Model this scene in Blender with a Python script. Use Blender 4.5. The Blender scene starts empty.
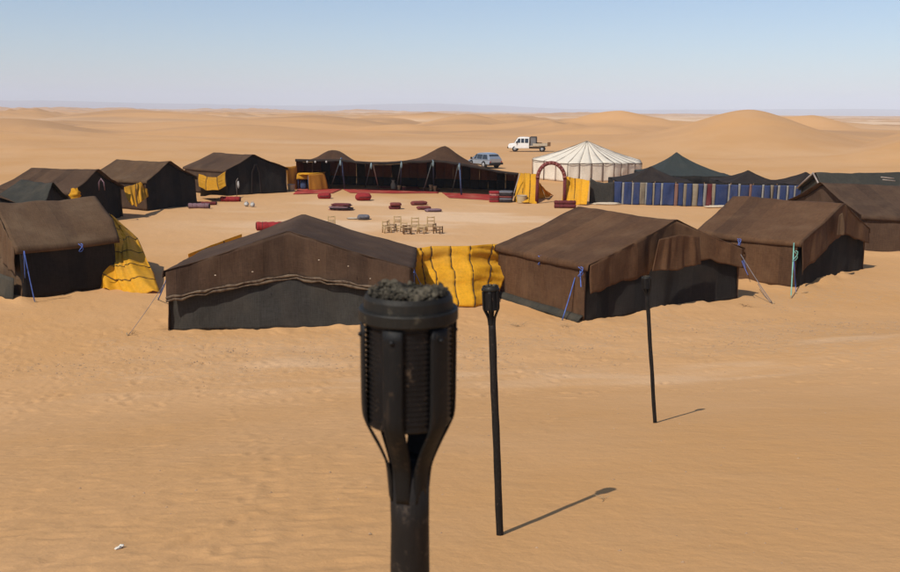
import bpy, bmesh, math, random
import numpy as np
from math import radians, sin, cos, pi
random.seed(7)
S = bpy.context.scene
COL = S.collection

# ---------------------------------------------------------------- camera, sky, sun, exposure
EYE = 5.4
FOC = 880.0                       # focal length in pixels of the 900 px wide photograph
PITCH = math.atan(174.0/FOC)
ROLL = radians(0.5)
cd = bpy.data.cameras.new('camera'); cam = bpy.data.objects.new('camera', cd); COL.objects.link(cam)
cam.location = (0, 0, EYE)
cam.rotation_mode = 'QUATERNION'
from mathutils import Matrix, Vector, Quaternion
cam.rotation_quaternion = (Quaternion((1, 0, 0), pi/2-PITCH) @ Quaternion((0, 0, 1), ROLL))
cd.sensor_width = 36; cd.lens = FOC/900*36
cd.clip_start = 0.05; cd.clip_end = 60000
cd.dof.use_dof = True; cd.dof.focus_distance = 24; cd.dof.aperture_fstop = 13
S.camera = cam

SUN_EL = radians(50); SUN_V = Vector((-0.66, -0.75, 0)).normalized()
w = bpy.data.worlds.new('World'); S.world = w; w.use_nodes = True
nt = w.node_tree; bg = nt.nodes['Background']
sky = nt.nodes.new('ShaderNodeTexSky'); sky.sky_type = 'NISHITA'; sky.sun_disc = False
sky.sun_elevation = SUN_EL
sky.sun_rotation = math.atan2(SUN_V.x, SUN_V.y)
sky.altitude = 700; sky.air_density = 1.0; sky.dust_density = 1.2; sky.ozone_density = 4.0
nt.links.new(sky.outputs[0], bg.inputs[0]); bg.inputs[1].default_value = 0.108
sd = bpy.data.lights.new('sun', 'SUN'); sd.energy = 3.7; sd.angle = radians(0.5); sd.color = (1, 0.955, 0.88)
so = bpy.data.objects.new('sun', sd); COL.objects.link(so)
sv = Vector((SUN_V.x*cos(SUN_EL), SUN_V.y*cos(SUN_EL), sin(SUN_EL)))
so.rotation_euler = sv.to_track_quat('Z', 'Y').to_euler()
so.location = (0, 0, 60)
S.cycles.volume_bounces = 1
S.view_settings.view_transform = 'Standard'; S.view_settings.look = 'None'
S.view_settings.exposure = 0.16; S.view_settings.gamma = 1.0

# ---------------------------------------------------------------- noise
def _h(ix, iy, s):
    n = (ix.astype(np.int64)*374761393 + iy.astype(np.int64)*668265263 + s*2147483647) & 0xffffffff
    n = ((n ^ (n >> 13))*1274126177) & 0xffffffff
    return ((n ^ (n >> 16)) & 0xffffff)/float(0xffffff)
def vn(x, y, s=0):
    x = np.asarray(x, float); y = np.asarray(y, float)
    ix = np.floor(x); iy = np.floor(y); fx = x-ix; fy = y-iy
    fx = fx*fx*fx*(fx*(fx*6-15)+10); fy = fy*fy*fy*(fy*(fy*6-15)+10)
    a = _h(ix, iy, s); b = _h(ix+1, iy, s); c = _h(ix, iy+1, s); d = _h(ix+1, iy+1, s)
    return a*(1-fx)*(1-fy)+b*fx*(1-fy)+c*(1-fx)*fy+d*fx*fy
def fbm(x, y, s=0, o=4):
    t = 0; a = 0.5; n = 0
    for k in range(o):
        t = t + a*vn(np.asarray(x)*2**k+k*17.3, np.asarray(y)*2**k-k*9.1, s+k); n += a; a *= 0.5
    return t/n
def sst(a, b, x):
    t = np.clip((x-a)/(b-a), 0, 1); return t*t*(3-2*t)

# ---------------------------------------------------------------- terrain height
PX = np.array([-30, -8, -2, 0, 2, 4.8, 8.0, 11, 14, 17, 19.5, 22, 30])
PZ = np.array([1.5, 3.3, 3.72, 3.74, 3.50, 2.83, 2.10, 1.32, 0.62, 0.22, 0.05, 0, 0])
_xs = np.linspace(-30, 30, 1201); _zs = np.interp(_xs, PX, PZ)
_k = np.exp(-np.linspace(-2, 2, 31)**2); _k /= _k.sum()
_zs = np.convolve(np.pad(_zs, 15, mode='edge'), _k, 'valid')
BUMPS = [(46.5, 140, 12, 22, 5.7, 0.22), (64, 158, 21, 18, 1.5, 0.1), (20, 150, 20, 9, 1.6, .1), (86, 170, 24, 14, 2.2, 0), (4.5, 255, 14, 22, 4.9, 0.1), (-60, 200, 34, 30, 2.6, .2),
         (-34, 120, 26, 14, 1.5, .1), (-95, 300, 40, 36, 4.2, 0), (30, 118, 16, 20, 1.3, .2), (-60, 92, 30, 7, 1.6, .15), (-36, 150, 22, 9, 2.6, .1), (-80, 130, 26, 9, 2.6, .1), (-30, 215, 22, 14, 3.2, 0),
         (115, 300, 40, 45, 4.0, 0), (-20, 165, 30, 12, 1.6, 0), (-150, 210, 30, 30, 2.6, 0), (-118, 330, 20, 30, 3.8, 0), (-70, 420, 24, 30, 4.4, 0)]
def height(x, y):
    x = np.asarray(x, float); y = np.asarray(y, float)
    s = y*0.968-x*0.16-0.006*x*np.abs(x)
    near = np.interp(s, _xs, _zs)
    near = near*(1-sst(26, 60, np.abs(x+2)))
    near = near + 0.05*(fbm(x*.35, y*.35, 3)-.5)*sst(3, 8, y)
    # low sand tongue on the right
    near = near + 0.5*np.exp(-(((x-13)/6.0)**2+((y-17.5)/3.2)**2))
    r = np.hypot(x, y-48)
    m = sst(48, 110, r)
    D = 0
    for (bx, by, sx, sy, hh, sk) in BUMPS:
        dx = (x-bx)-sk*(y-by); dy = y-by
        q = np.sqrt((dx/sx)**2+(dy/sy)**2+0.02)
        D = D+hh*np.exp(-q**1.7)
    wx = x+18*fbm(x/90, y/90, 11, 2); wy = y+18*fbm(x/90, y/90, 12, 2)
    n = 1-np.abs(2*fbm(wx/62, wy/27, 21, 3)-1)
    amp = 0.35+1.0*fbm(x/260, y/260, 31, 2)
    flat = np.exp(-((np.arctan2(x, y)-0.42)/0.35)**2)*sst(160, 300, y)
    R = np.hypot(x, y)
    dune = (.45*sst(.35, 1.0, n)**1.1+.85*np.clip((n-.55)/.45, 0, 1)**1.7)*amp*(3.4-.6*sst(250, 700, R))*(1-.6*flat)
    sA = (x*.80+y*.42+26*fbm(x/70, y/60, 15, 3))/44.0
    pA = sA-np.floor(sA); saw = np.where(pA < .68, pA/.68, (1-pA)/.32)
    saw = saw*saw*(3-2*saw)
    dune = dune+3.0*saw*sst(.40, .62, fbm(x/85, y/70, 16, 3))*(1-.9*sst(260, 650, R))*(1-.8*flat)
    dune = dune*(1-sst(5000, 9000, R)*.6)
    left = 1-.55*sst(-.1, .45, np.arctan2(x, np.maximum(y, 1)))
    far = sst(700, 1500, R)*np.where(True, 1, 0)*(sst(.45, .9, fbm(x/210, y/420, 41, 4))*9*left)
    return near + m*(D+dune*(1-.97*np.clip(D/1.2, 0, 1))) + far
def hz(x, y): return float(height(np.array([x]), np.array([y]))[0])

# ---------------------------------------------------------------- a point of the ground seen at a spot of the photograph
_cp, _sp = cos(PITCH), sin(PITCH)
def ray(px, py):
    u = (px-450)/FOC; v = -(py-286)/FOC
    c, s = cos(ROLL), sin(ROLL)
    u2 = c*u-s*v; v2 = s*u+c*v
    return Vector((u2, _cp+v2*_sp, -_sp+v2*_cp))
def gp(px, py, z=0.0):
    d = ray(px, py); t = (z-EYE)/d.z
    return Vector((d.x*t, d.y*t, z))
def xa(px, y, py=200):            # x of image column px at distance y
    d = ray(px, py); return d.x/d.y*y

# ---------------------------------------------------------------- objects
def world_org(o):
    v = Vector((0, 0, 0))
    while o is not None: v = v+Vector(o.location); o = o.parent
    return v
def mesh_obj(name, verts, faces, mat, parent=None, smooth=True, uvs=None, org=None):
    me = bpy.data.meshes.new(name)
    p = world_org(parent) if parent else (Vector(org) if org else Vector((0, 0, 0)))
    vv = np.asarray(verts, float).reshape(-1, 3)-np.array(p)
    me.from_pydata(vv.tolist(), [], [tuple(f) for f in faces]); me.update()
    o = bpy.data.objects.new(name, me); COL.objects.link(o)
    if parent: o.parent = parent
    else: o.location = p
    if mat: me.materials.append(mat)
    if smooth: me.polygons.foreach_set('use_smooth', [True]*len(me.polygons))
    if uvs is not None:
        l = me.uv_layers.new(name='UVMap'); idx = np.empty(len(me.loops), int); me.loops.foreach_get('vertex_index', idx)
        l.data.foreach_set('uv', np.asarray(uvs)[idx].ravel())
    return o
def tag(o, label=None, cat=None, group=None, kind=None):
    if label: o['label'] = label
    if cat: o['category'] = cat
    if group: o['group'] = group
    if kind: o['kind'] = kind
    return o
def thing(name, loc, label, cat, group=None, rz=0):
    o = bpy.data.objects.new(name, None); COL.objects.link(o); o.location = loc; o.rotation_euler = (0, 0, rz)
    o.empty_display_size = .2
    return tag(o, label, cat, group)
def solid(o, t, off=0):
    m = o.modifiers.new('solidify', 'SOLIDIFY'); m.thickness = t; m.offset = off; return o
class MB:
    def __init__(s): s.v = []; s.f = []
    def add(s, v, f):
        b = len(s.v); s.v += [tuple(p) for p in v]; s.f += [tuple(i+b for i in q) for q in f]; return s
    def box(s, c, d, rz=0, top=1.0, M=None):
        x, y, z = d[0]/2, d[1]/2, d[2]/2; v = []
        for sx, sy, sz in ((-1,-1,-1),(1,-1,-1),(1,1,-1),(-1,1,-1),(-1,-1,1),(1,-1,1),(1,1,1),(-1,1,1)):
            k = top if sz > 0 else 1
            p = Vector((sx*x*k, sy*y*k, sz*z)); p.rotate(Matrix.Rotation(rz, 3, 'Z'))
            p = p+Vector(c)
            if M: p = M @ p
            v.append(p)
        return s.add(v, [(0,3,2,1),(4,5,6,7),(0,1,5,4),(1,2,6,5),(2,3,7,6),(3,0,4,7)])
    def tube(s, pts, r, n=8, caps=True):
        pts = [Vector(p) for p in pts]; R = r if isinstance(r, (list, tuple)) else [r]*len(pts)
        v = []; f = []; up0 = None
        for i, p in enumerate(pts):
            t = (pts[min(i+1, len(pts)-1)]-pts[max(i-1, 0)])
            t = t.normalized() if t.length > 1e-9 else Vector((0, 0, 1))
            if up0 is None: up0 = Vector((1, 0, 0)) if abs(t.x) < .8 else Vector((0, 1, 0))
            a = (up0-t*up0.dot(t)).normalized(); up0 = a; b = t.cross(a)
            for k in range(n):
                an = 2*pi*k/n; v.append(p+(a*cos(an)+b*sin(an))*R[i])
        for i in range(len(pts)-1):
            for k in range(n):
                f.append((i*n+k, i*n+(k+1) % n, (i+1)*n+(k+1) % n, (i+1)*n+k))
        if caps: f.append(tuple(range(n))[::-1]); f.append(tuple((len(pts)-1)*n+k for k in range(n)))
        return s.add(v, f)
    def lathe(s, prof, c=(0, 0, 0), n=24, caps=True, M=None):
        v = []; f = []
        for (r, z) in prof:
            for k in range(n):
                a = 2*pi*k/n; p = Vector((r*cos(a), r*sin(a), z))
                if M: p = M @ p
                v.append(p+Vector(c))
        for i in range(len(prof)-1):
            for k in range(n): f.append((i*n+k, i*n+(k+1) % n, (i+1)*n+(k+1) % n, (i+1)*n+k))
        if caps: f.append(tuple(range(n))[::-1]); f.append(tuple((len(prof)-1)*n+k for k in range(n)))
        return s.add(v, f)
    def soft(s, c, d, rz=0, e=0.35, nu=20, nv=12, seed=0, wob=.0, M=None):
        v = []; f = []
        def sp(a, e): return math.copysign(abs(a)**e, a)
        for j in range(nv+1):
            ph = -pi/2+pi*j/nv
            for i in range(nu):
                th = 2*pi*i/nu
                x = sp(cos(ph), e)*sp(cos(th), e); y = sp(cos(ph), e)*sp(sin(th), e); z = sp(sin(ph), e*1.6)
                k = 1+wob*(float(vn(i*.9, j*.9, seed))-.5)*2
                p = Vector((x*d[0]/2*k, y*d[1]/2*k, z*d[2]/2*k)); p.rotate(Matrix.Rotation(rz, 3, 'Z'))
                v.append(p+Vector(c))
        for j in range(nv):
            for i in range(nu): f.append((j*nu+i, j*nu+(i+1) % nu, (j+1)*nu+(i+1) % nu, (j+1)*nu+i))
        return s.add(v, f)
    def build(s, name, mat, parent=None, smooth=True, org=None, local=False):
        v = s.v
        if local and parent is not None:
            p = world_org(parent); v = [tuple(Vector(q)+p) for q in v]
        return mesh_obj(name, v, s.f, mat, parent, smooth, org=org)
_sd = [100]
def cloth(name, rows, mat, parent=None, res=.16, wob=.02, fold=0, ffreq=3.0, rag=0, thick=.012, sagu=0, sagv=0, org=None, uv0=(0, 0)):
    """rows: lists of points (equal count). A sheet through them with wrinkles, folds running across the rows, ragged last row."""
    _sd[0] += 7; sd_ = _sd[0]
    R = np.array([[list(p) for p in r] for r in rows], float); K, Mn = R.shape[:2]
    du = np.linalg.norm(np.diff(R, axis=1), axis=2).max(0); dv = np.linalg.norm(np.diff(R, axis=0), axis=2).max(1)
    def samp(d):
        o = [0.0]
        for i, L in enumerate(d):
            n = max(1, int(math.ceil(L/res))); o += [i+(k+1)/n for k in range(n)]
        return np.array(o)
    U = samp(du); V = samp(dv)
    cu = np.concatenate([[0], np.cumsum(du)]); cv = np.concatenate([[0], np.cumsum(dv)])
    um = np.interp(U, np.arange(Mn), cu); vm = np.interp(V, np.arange(K), cv)
    iu = np.minimum(U.astype(int), Mn-2); fu = U-iu; iv = np.minimum(V.astype(int), K-2); fv = V-iv
    A = R[iv][:, iu]; B = R[iv][:, iu+1]; Cc = R[iv+1][:, iu]; Dd = R[iv+1][:, iu+1]
    fu_ = fu[None, :, None]; fv_ = fv[:, None, None]
    P = A*(1-fu_)*(1-fv_)+B*fu_*(1-fv_)+Cc*(1-fu_)*fv_+Dd*fu_*fv_
    gu = np.gradient(P, axis=1) if P.shape[1] > 1 else P; gv = np.gradient(P, axis=0)
    N = np.cross(gu, gv); N /= (np.linalg.norm(N, axis=2, keepdims=True)+1e-9)
    UM, VM = np.meshgrid(um, vm)
    tu = UM/max(cu[-1], 1e-6); tv = VM/max(cv[-1], 1e-6)
    d = wob*(fbm(UM*.9+sd_, VM*.9, sd_)-.5)*2*1.6+wob*.45*(fbm(UM*4+sd_, VM*2.3, sd_+3)-.5)*2
    if fold: d = d+fold*(vn(UM*ffreq+sd_+.4*vn(UM, VM*1.3, sd_), VM*.45, sd_+5)-.5)*2*np.minimum(1, .25+tv*1.5)
    P = P+N*d[..., None]
    if sagu: P[..., 2] -= sagu*np.sin(pi*tu)
    if sagv: P[..., 2] -= sagv*np.sin(pi*tv)
    if rag:
        g = gv/(np.linalg.norm(gv, axis=2, keepdims=True)+1e-9)
        P = P+g*(rag*(fbm(UM*2.2+sd_, UM*0, sd_+8)-.5)*2*np.clip((tv-.55)/.45, 0, 1)**2)[..., None]
    nV, nU = P.shape[:2]
    idx = np.arange(nV*nU).reshape(nV, nU)
    F = np.stack([idx[:-1, :-1], idx[1:, :-1], idx[1:, 1:], idx[:-1, 1:]], -1).reshape(-1, 4)
    o = mesh_obj(name, P.reshape(-1, 3), F.tolist(), mat, parent, True, np.stack([UM+uv0[0], VM+uv0[1]], -1).reshape(-1, 2), org=org)
    if thick: solid(o, thick)
    return o

# ---------------------------------------------------------------- materials
def newmat(name, rough=.8, spec=.2):
    m = bpy.data.materials.new(name); m.use_nodes = True
    b = m.node_tree.nodes['Principled BSDF']; b.inputs['Roughness'].default_value = rough
    b.inputs['Specular IOR Level'].default_value = spec
    return m, m.node_tree, b
def N(nt, t, **k):
    n = nt.nodes.new(t)
    for a, v in k.items():
        if a.startswith('_'): n.inputs[a[1:].replace('_', ' ')].default_value = v
        else: setattr(n, a, v)
    return n
def mixc(nt, f, a, b, mode='MIX'):
    n = nt.nodes.new('ShaderNodeMix'); n.data_type = 'RGBA'; n.blend_type = mode; n.clamp_result = False
    for s_, v in ((0, f), (6, a), (7, b)):
        if hasattr(v, 'links'): nt.links.new(v, n.inputs[s_])
        else: n.inputs[s_].default_value = v if s_ == 0 else (*v, 1)
    return n.outputs[2]
def mth(nt, op, a, b=None, c=None):
    n = nt.nodes.new('ShaderNodeMath'); n.operation = op
    for i, v in enumerate((a, b, c)):
        if v is None: continue
        if hasattr(v, 'links'): nt.links.new(v, n.inputs[i])
        else: n.inputs[i].default_value = v
    return n.outputs[0]
def ramp(nt, f, lo, hi):
    n = nt.nodes.new('ShaderNodeMapRange'); n.interpolation_type = 'SMOOTHSTEP'
    nt.links.new(f, n.inputs[0]); n.inputs[1].default_value = lo; n.inputs[2].default_value = hi
    return n.outputs[0]
def noise(nt, vec, sc, det=3, rough=.6, mscale=None):
    if mscale:
        mp = N(nt, 'ShaderNodeMapping'); mp.inputs['Scale'].default_value = mscale; nt.links.new(vec, mp.inputs[0]); vec = mp.outputs[0]
    n = N(nt, 'ShaderNodeTexNoise'); n.inputs['Scale'].default_value = sc; n.inputs['Detail'].default_value = det; n.inputs['Roughness'].default_value = rough
    nt.links.new(vec, n.inputs['Vector']); return n.outputs[0]
def bump(nt, b, h, dist, st=1.0):
    n = N(nt, 'ShaderNodeBump'); n.inputs['Distance'].default_value = dist; n.inputs['Strength'].default_value = st
    nt.links.new(h, n.inputs['Height']); nt.links.new(n.outputs[0], b.inputs['Normal'])
def woven(name, c1, c2, dust=(.20, .13, .075), dustamt=.35, strip=.55, rough=.92, trans=0.0, tdir='v', threads=1.0, sheen=0.0):
    m, nt, b = newmat(name, rough, .12)
    uv = N(nt, 'ShaderNodeUVMap').outputs[0]
    sx = N(nt, 'ShaderNodeSeparateXYZ'); nt.links.new(uv, sx.inputs[0])
    oi = N(nt, 'ShaderNodeObjectInfo')
    fl = mth(nt, 'FLOOR', mth(nt, 'DIVIDE', mth(nt, 'ADD', sx.outputs[0], mth(nt, 'MULTIPLY', oi.outputs['Random'], 37.0)), strip))
    wn = N(nt, 'ShaderNodeTexWhiteNoise', noise_dimensions='1D'); nt.links.new(fl, wn.inputs['W'])
    col = mixc(nt, wn.outputs[0], c1, c2)
    g = N(nt, 'ShaderNodeNewGeometry').outputs['Position']
    th = mth(nt, 'ADD', mth(nt, 'MULTIPLY', noise(nt, uv, 1, 4, .7, (34, 2.2, 1)), .6), mth(nt, 'MULTIPLY', noise(nt, uv, 1, 4, .7, (3, 30, 1)), .4))
    big = noise(nt, g, 1.1, 4, .6)
    fine = noise(nt, g, 11, 6, .78)
    v = mth(nt, 'ADD', mth(nt, 'MULTIPLY', ramp(nt, th, .3, .7), .5*threads), mth(nt, 'ADD', 1-.275*threads-.4, mth(nt, 'MULTIPLY', fine, .8)))
    vv = N(nt, 'ShaderNodeCombineXYZ')
    for i in range(3): nt.links.new(v, vv.inputs[i])
    col = mixc(nt, 1.0, col, vv.outputs[0], 'MULTIPLY')
    dm = mth(nt, 'MULTIPLY', ramp(nt, big, .42, .75), dustamt)
    dm = mth(nt, 'ADD', dm, mth(nt, 'MULTIPLY', ramp(nt, fine, .62, .8), dustamt*.6))
    col = mixc(nt, dm, col, dust)
    nt.links.new(col, b.inputs['Base Color'])
    h = mth(nt, 'ADD', mth(nt, 'MULTIPLY', th, .6), mth(nt, 'MULTIPLY', big, .8))
    seam = mth(nt, 'ABSOLUTE', mth(nt, 'SUBTRACT', mth(nt, 'FRACT', mth(nt, 'DIVIDE', mth(nt, 'ADD', sx.outputs[0], mth(nt, 'MULTIPLY', oi.outputs['Random'], 37.0)), strip)), .5))
    h = mth(nt, 'ADD', h, mth(nt, 'MULTIPLY', ramp(nt, seam, .46, .5), .18))
    bump(nt, b, h, .02, .7)
    if trans:
        tr = N(nt, 'ShaderNodeBsdfTranslucent'); nt.links.new(col, tr.inputs[0])
        ms = N(nt, 'ShaderNodeMixShader'); ms.inputs[0].default_value = trans
        out = nt.nodes['Material Output']
        nt.links.new(b.outputs[0], ms.inputs[1]); nt.links.new(tr.outputs[0], ms.inputs[2]); nt.links.new(ms.outputs[0], out.inputs[0])
    return m
def plain(name, c, rough=.8, c2=None, sc=8, spec=.2, metal=0, bd=.004, bsc=30):
    m, nt, b = newmat(name, rough, spec); b.inputs['Metallic'].default_value = metal
    g = N(nt, 'ShaderNodeTexCoord').outputs['Object']
    c2 = c2 or tuple(x*.65 for x in c)
    n = noise(nt, g, sc, 5, .65)
    nt.links.new(mixc(nt, ramp(nt, n, .35, .7), c, c2), b.inputs['Base Color'])
    if bd: bump(nt, b, noise(nt, g, bsc, 4), bd, .8)
    return m

M = {}
M['brown'] = woven('brown_goat_hair', (.078, .045, .027), (.052, .031, .020), (.135, .083, .049), .35)
M['brown_red'] = woven('red_brown_goat_hair', (.112, .056, .027), (.070, .036, .019), (.175, .10, .052), .4)
M['brown_dusty'] = woven('dusty_goat_hair', (.106, .060, .031), (.078, .045, .025), (.17, .11, .062), .4)
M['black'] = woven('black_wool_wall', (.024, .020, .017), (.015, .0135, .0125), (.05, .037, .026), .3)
M['charcoal'] = woven('charcoal_sheet', (.044, .040, .033), (.034, .031, .027), (.085, .068, .05), .35, strip=1.3)
M['green'] = woven('grey_green_canvas', (.046, .042, .032), (.036, .034, .027), (.10, .08, .055), .4, strip=.9)
M['teal'] = woven('blue_green_canvas', (.038, .044, .040), (.034, .039, .036), (.06, .055, .045), .3, strip=.9)
M['darkpeak'] = woven('dark_brown_canopy', (.030, .022, .018), (.024, .018, .0155), (.06, .042, .03), .3)
M['canopy'] = woven('translucent_canopy', (.120, .062, .034), (.088, .046, .026), (.17, .10, .055), .3, trans=.3)  # red-brown goat-hair weave with some translucency
M['inner'] = woven('inner_red_brown_wall', (.27, .105, .05), (.19, .075, .036), (.25, .12, .06), .3, trans=.4)
M['yellow'] = woven('yellow_cloth', (.80, .40, .022), (.70, .33, .018), (.52, .29, .06), .45, strip=.5, trans=.25, threads=.25, rough=.7)
M['yellow_deep'] = woven('deep_yellow_cloth', (.62, .29, .018), (.56, .25, .014), (.5, .26, .05), .3, strip=.4, trans=.2, threads=.3, rough=.75)
M['orange'] = woven('orange_cloth', (.46, .19, .022), (.38, .15, .018), (.35, .17, .05), .3, strip=.5, trans=.15, threads=.4)
M['white'] = woven('cream_canvas', (.84, .75, .60), (.80, .70, .55), (.60, .45, .30), .2, strip=.7, trans=.18, threads=.2)
M['blue'] = woven('blue_cloth', (.036, .053, .128), (.027, .041, .10), (.10, .09, .10), .25, strip=.4, threads=.5)
M['tan'] = woven('tan_cloth', (.25, .205, .14), (.19, .155, .11), (.3, .22, .14), .3, strip=.3, threads=.5)
M['whitestripe'] = woven('pale_stripe_cloth', (.27, .255, .225), (.21, .20, .18), (.35, .28, .2), .3, strip=.3, threads=.4)
M['redstripe'] = woven('dark_red_cloth', (.14, .024, .028), (.10, .018, .022), (.2, .1, .07), .3, strip=.3, threads=.5)
M['redtan'] = woven('red_tan_cloth', (.19, .10, .075), (.15, .08, .06), (.25, .15, .1), .3, strip=.3, threads=.5)
M['carpet'] = woven('red_carpet', (.36, .045, .035), (.28, .030, .026), (.42, .18, .11), .55, strip=.8, threads=.5)
M['trim'] = plain('frayed_hem', (.17, .12, .075), .95, (.07, .045, .03), 9, bd=.02, bsc=20)
M['red'] = plain('red_wool', (.30, .028, .028), .95, (.20, .018, .02), 12)
M['redbrown'] = plain('red_brown_wool', (.20, .050, .040), .95, (.12, .03, .027), 14)
M['maroon'] = plain('maroon_wool', (.15, .03, .03), .95, (.09, .02, .02), 14)
M['mauve'] = plain('mauve_wool', (.22, .13, .14), .95, (.14, .08, .09), 14)
M['canvasgrey'] = plain('grey_load_cover', (.20, .19, .18), .9)
M['seam'] = plain('brown_seam_tape', (.16, .10, .07), .95)
M['dark'] = plain('dark_wool', (.04, .03, .03), .95)
M['greymat'] = plain('grey_mattress', (.15, .14, .15), .9)
M['rugpink'] = plain('pink_rug', (.40, .17, .14), .95, (.14, .05, .05), 5)
M['cream'] = plain('cream_matter', (.55, .45, .32), .9, (.45, .35, .24))
M['whitebag'] = plain('white_plastic', (.48, .45, .40), .7)
M['ropeblue'] = plain('blue_rope', (.10, .17, .48), .8)
M['ropegreen'] = plain('pale_green_rope', (.22, .48, .38), .8)
M['ropegrey'] = plain('grey_rope', (.22, .2, .2), .9)
M['ropedark'] = plain('dark_cord', (.06, .04, .03), .9)
M['poleblue'] = plain('blue_painted_pole', (.06, .085, .16), .6)
M['poleteal'] = plain('teal_painted_pole', (.19, .25, .26), .6)
M['polepale'] = plain('pale_wood_pole', (.36, .29, .24), .8)
M['wood'] = plain('stool_wood', (.46, .31, .15), .8, (.36, .23, .10), 20)
M['wooddark'] = plain('dark_stool_wood', (.20, .11, .05), .8)
M['basket'] = plain('pale_basket', (.50, .38, .22), .9, (.36, .26, .14), 30)
M['drum'] = plain('drum_skin', (.50, .33, .17), .8)
M['tyre'] = plain('tyre_rubber', (.025, .023, .022), .9)
M['glass'] = plain('car_glass', (.03, .035, .04), .08, spec=.6, bd=0)
M['vanwhite'] = plain('white_car_paint', (.78, .76, .70), .35, (.70, .66, .58), 2, spec=.5, bd=0)
M['silver'] = plain('grey_metallic_paint', (.42, .44, .46), .2, (.38, .40, .42), 2, spec=.5, metal=.6, bd=0)
M['bed'] = plain('cream_bed_paint', (.52, .43, .30), .7)
M['blacktrim'] = plain('dark_vehicle_trim', (.03, .028, .026), .7)
M['lamp'] = plain('lamp_lens', (.5, .08, .05), .3, bd=0)
M['rim'] = plain('wheel_rim', (.35, .35, .34), .45, bd=0)
M['ash'] = plain('charcoal_ash', (.12, .100, .068), .98, (.016, .014, .011), 40, bd=.006, bsc=120)
M['twig'] = plain('dry_twig', (.38, .27, .15), .9)
M['stone'] = plain('pebble', (.40, .26, .15), .9, (.26, .17, .10), 3)
M['scrap'] = plain('pale_scrap', (.8, .74, .62), .7)

def torch_metal(name, c1, c2, rough, streak):
    m, nt, b = newmat(name, rough, .28)
    g = N(nt, 'ShaderNodeTexCoord').outputs['Object']
    n1 = noise(nt, g, 1, 5, .65, (18, 18, 6)); n2 = noise(nt, g, 60, 5, .7)
    col = mixc(nt, ramp(nt, n1, .4, .68), c1, c2)
    col = mixc(nt, ramp(nt, n2, .57, .72), col, streak)
    col = mixc(nt, mth(nt, 'MULTIPLY', ramp(nt, noise(nt, g, 1, 6, .7, (90, 90, 12)), .55, .75), .5), col, (.045, .030, .020))
    nt.links.new(col, b.inputs['Base Color'])
    bump(nt, b, mth(nt, 'ADD', n1, mth(nt, 'MULTIPLY', n2, .4)), .002, .8)
    b.inputs['Metallic'].default_value = .25
    return m
M['iron'] = torch_metal('sooty_iron', (.010, .0095, .009), (.006, .006, .006), .62, (.04, .028, .018))
M['rimiron'] = torch_metal('dusty_rim_iron', (.019, .017, .013), (.010, .0095, .0085), .6, (.09, .075, .05))
M['can'] = torch_metal('burnt_tin', (.011, .0105, .011), (.006, .006, .0065), .5, (.085, .06, .04))
M['polewood'] = torch_metal('torch_shaft', (.015, .012, .010), (.008, .007, .006), .65, (.065, .048, .034))

def sand_mat():
    m, nt, b = newmat('sand', .95, .12)
    g = N(nt, 'ShaderNodeNewGeometry').outputs['Position']
    sepg = N(nt, 'ShaderNodeSeparateXYZ'); nt.links.new(g, sepg.inputs[0])
    at = lambda n: N(nt, 'ShaderNodeAttribute', attribute_name=n).outputs['Fac']
    pale, grav, far = at('pale'), at('gravel'), at('far')
    big = noise(nt, g, .12, 4, .6); mid = noise(nt, g, 1.6, 5, .6); fine = noise(nt, g, 55, 4, .8)
    spk = noise(nt, g, 260, 2, .8)
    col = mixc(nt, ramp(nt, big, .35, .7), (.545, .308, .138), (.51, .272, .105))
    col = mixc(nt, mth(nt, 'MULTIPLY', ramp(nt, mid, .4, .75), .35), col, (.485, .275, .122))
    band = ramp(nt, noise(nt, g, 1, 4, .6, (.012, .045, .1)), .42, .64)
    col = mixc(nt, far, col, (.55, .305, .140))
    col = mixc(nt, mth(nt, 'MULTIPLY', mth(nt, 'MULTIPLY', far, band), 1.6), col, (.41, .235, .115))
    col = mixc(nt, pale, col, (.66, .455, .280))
    gm = mth(nt, 'MULTIPLY', grav, ramp(nt, noise(nt, g, 6, 4, .7), .45, .62))
    col = mixc(nt, mth(nt, 'MULTIPLY', gm, .5), col, (.45, .285, .155))
    sp = mth(nt, 'MULTIPLY', mth(nt, 'SUBTRACT', fine, .5), .22)
    v = mth(nt, 'ADD', 1.0, sp); v = mth(nt, 'ADD', v, mth(nt, 'MULTIPLY', mth(nt, 'SUBTRACT', spk, .5), .25))
    cx = N(nt, 'ShaderNodeCombineXYZ')
    for i in range(3): nt.links.new(v, cx.inputs[i])
    col = mixc(nt, 1.0, col, cx.outputs[0], 'MULTIPLY')
    nt.links.new(col, b.inputs['Base Color'])
    # wind ripples, soft
    wv = N(nt, 'ShaderNodeTexWave', wave_type='BANDS', bands_direction='Y'); wv.inputs['Scale'].default_value = 2.1
    wv.inputs['Distortion'].default_value = 6; wv.inputs['Detail'].default_value = 2; wv.inputs['Detail Scale'].default_value = .6
    mp = N(nt, 'ShaderNodeMapping'); mp.inputs['Rotation'].default_value = (0, 0, .5); nt.links.new(g, mp.inputs[0]); nt.links.new(mp.outputs[0], wv.inputs[0])
    rm = ramp(nt, noise(nt, g, .35, 3), .4, .65)
    h = mth(nt, 'MULTIPLY', mth(nt, 'MULTIPLY', wv.outputs['Fac'], rm), .03)
    h = mth(nt, 'ADD', h, mth(nt, 'MULTIPLY', mid, .9))
    h = mth(nt, 'ADD', h, mth(nt, 'MULTIPLY', noise(nt, g, 9, 4, .6), .34))
    h = mth(nt, 'ADD', h, mth(nt, 'MULTIPLY', noise(nt, g, 3.4, 3, .55), .55))
    h = mth(nt, 'ADD', h, mth(nt, 'MULTIPLY', fine, .06))
    bump(nt, b, h, .05, .6)
    return m
M['sand'] = sand_mat()
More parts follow.
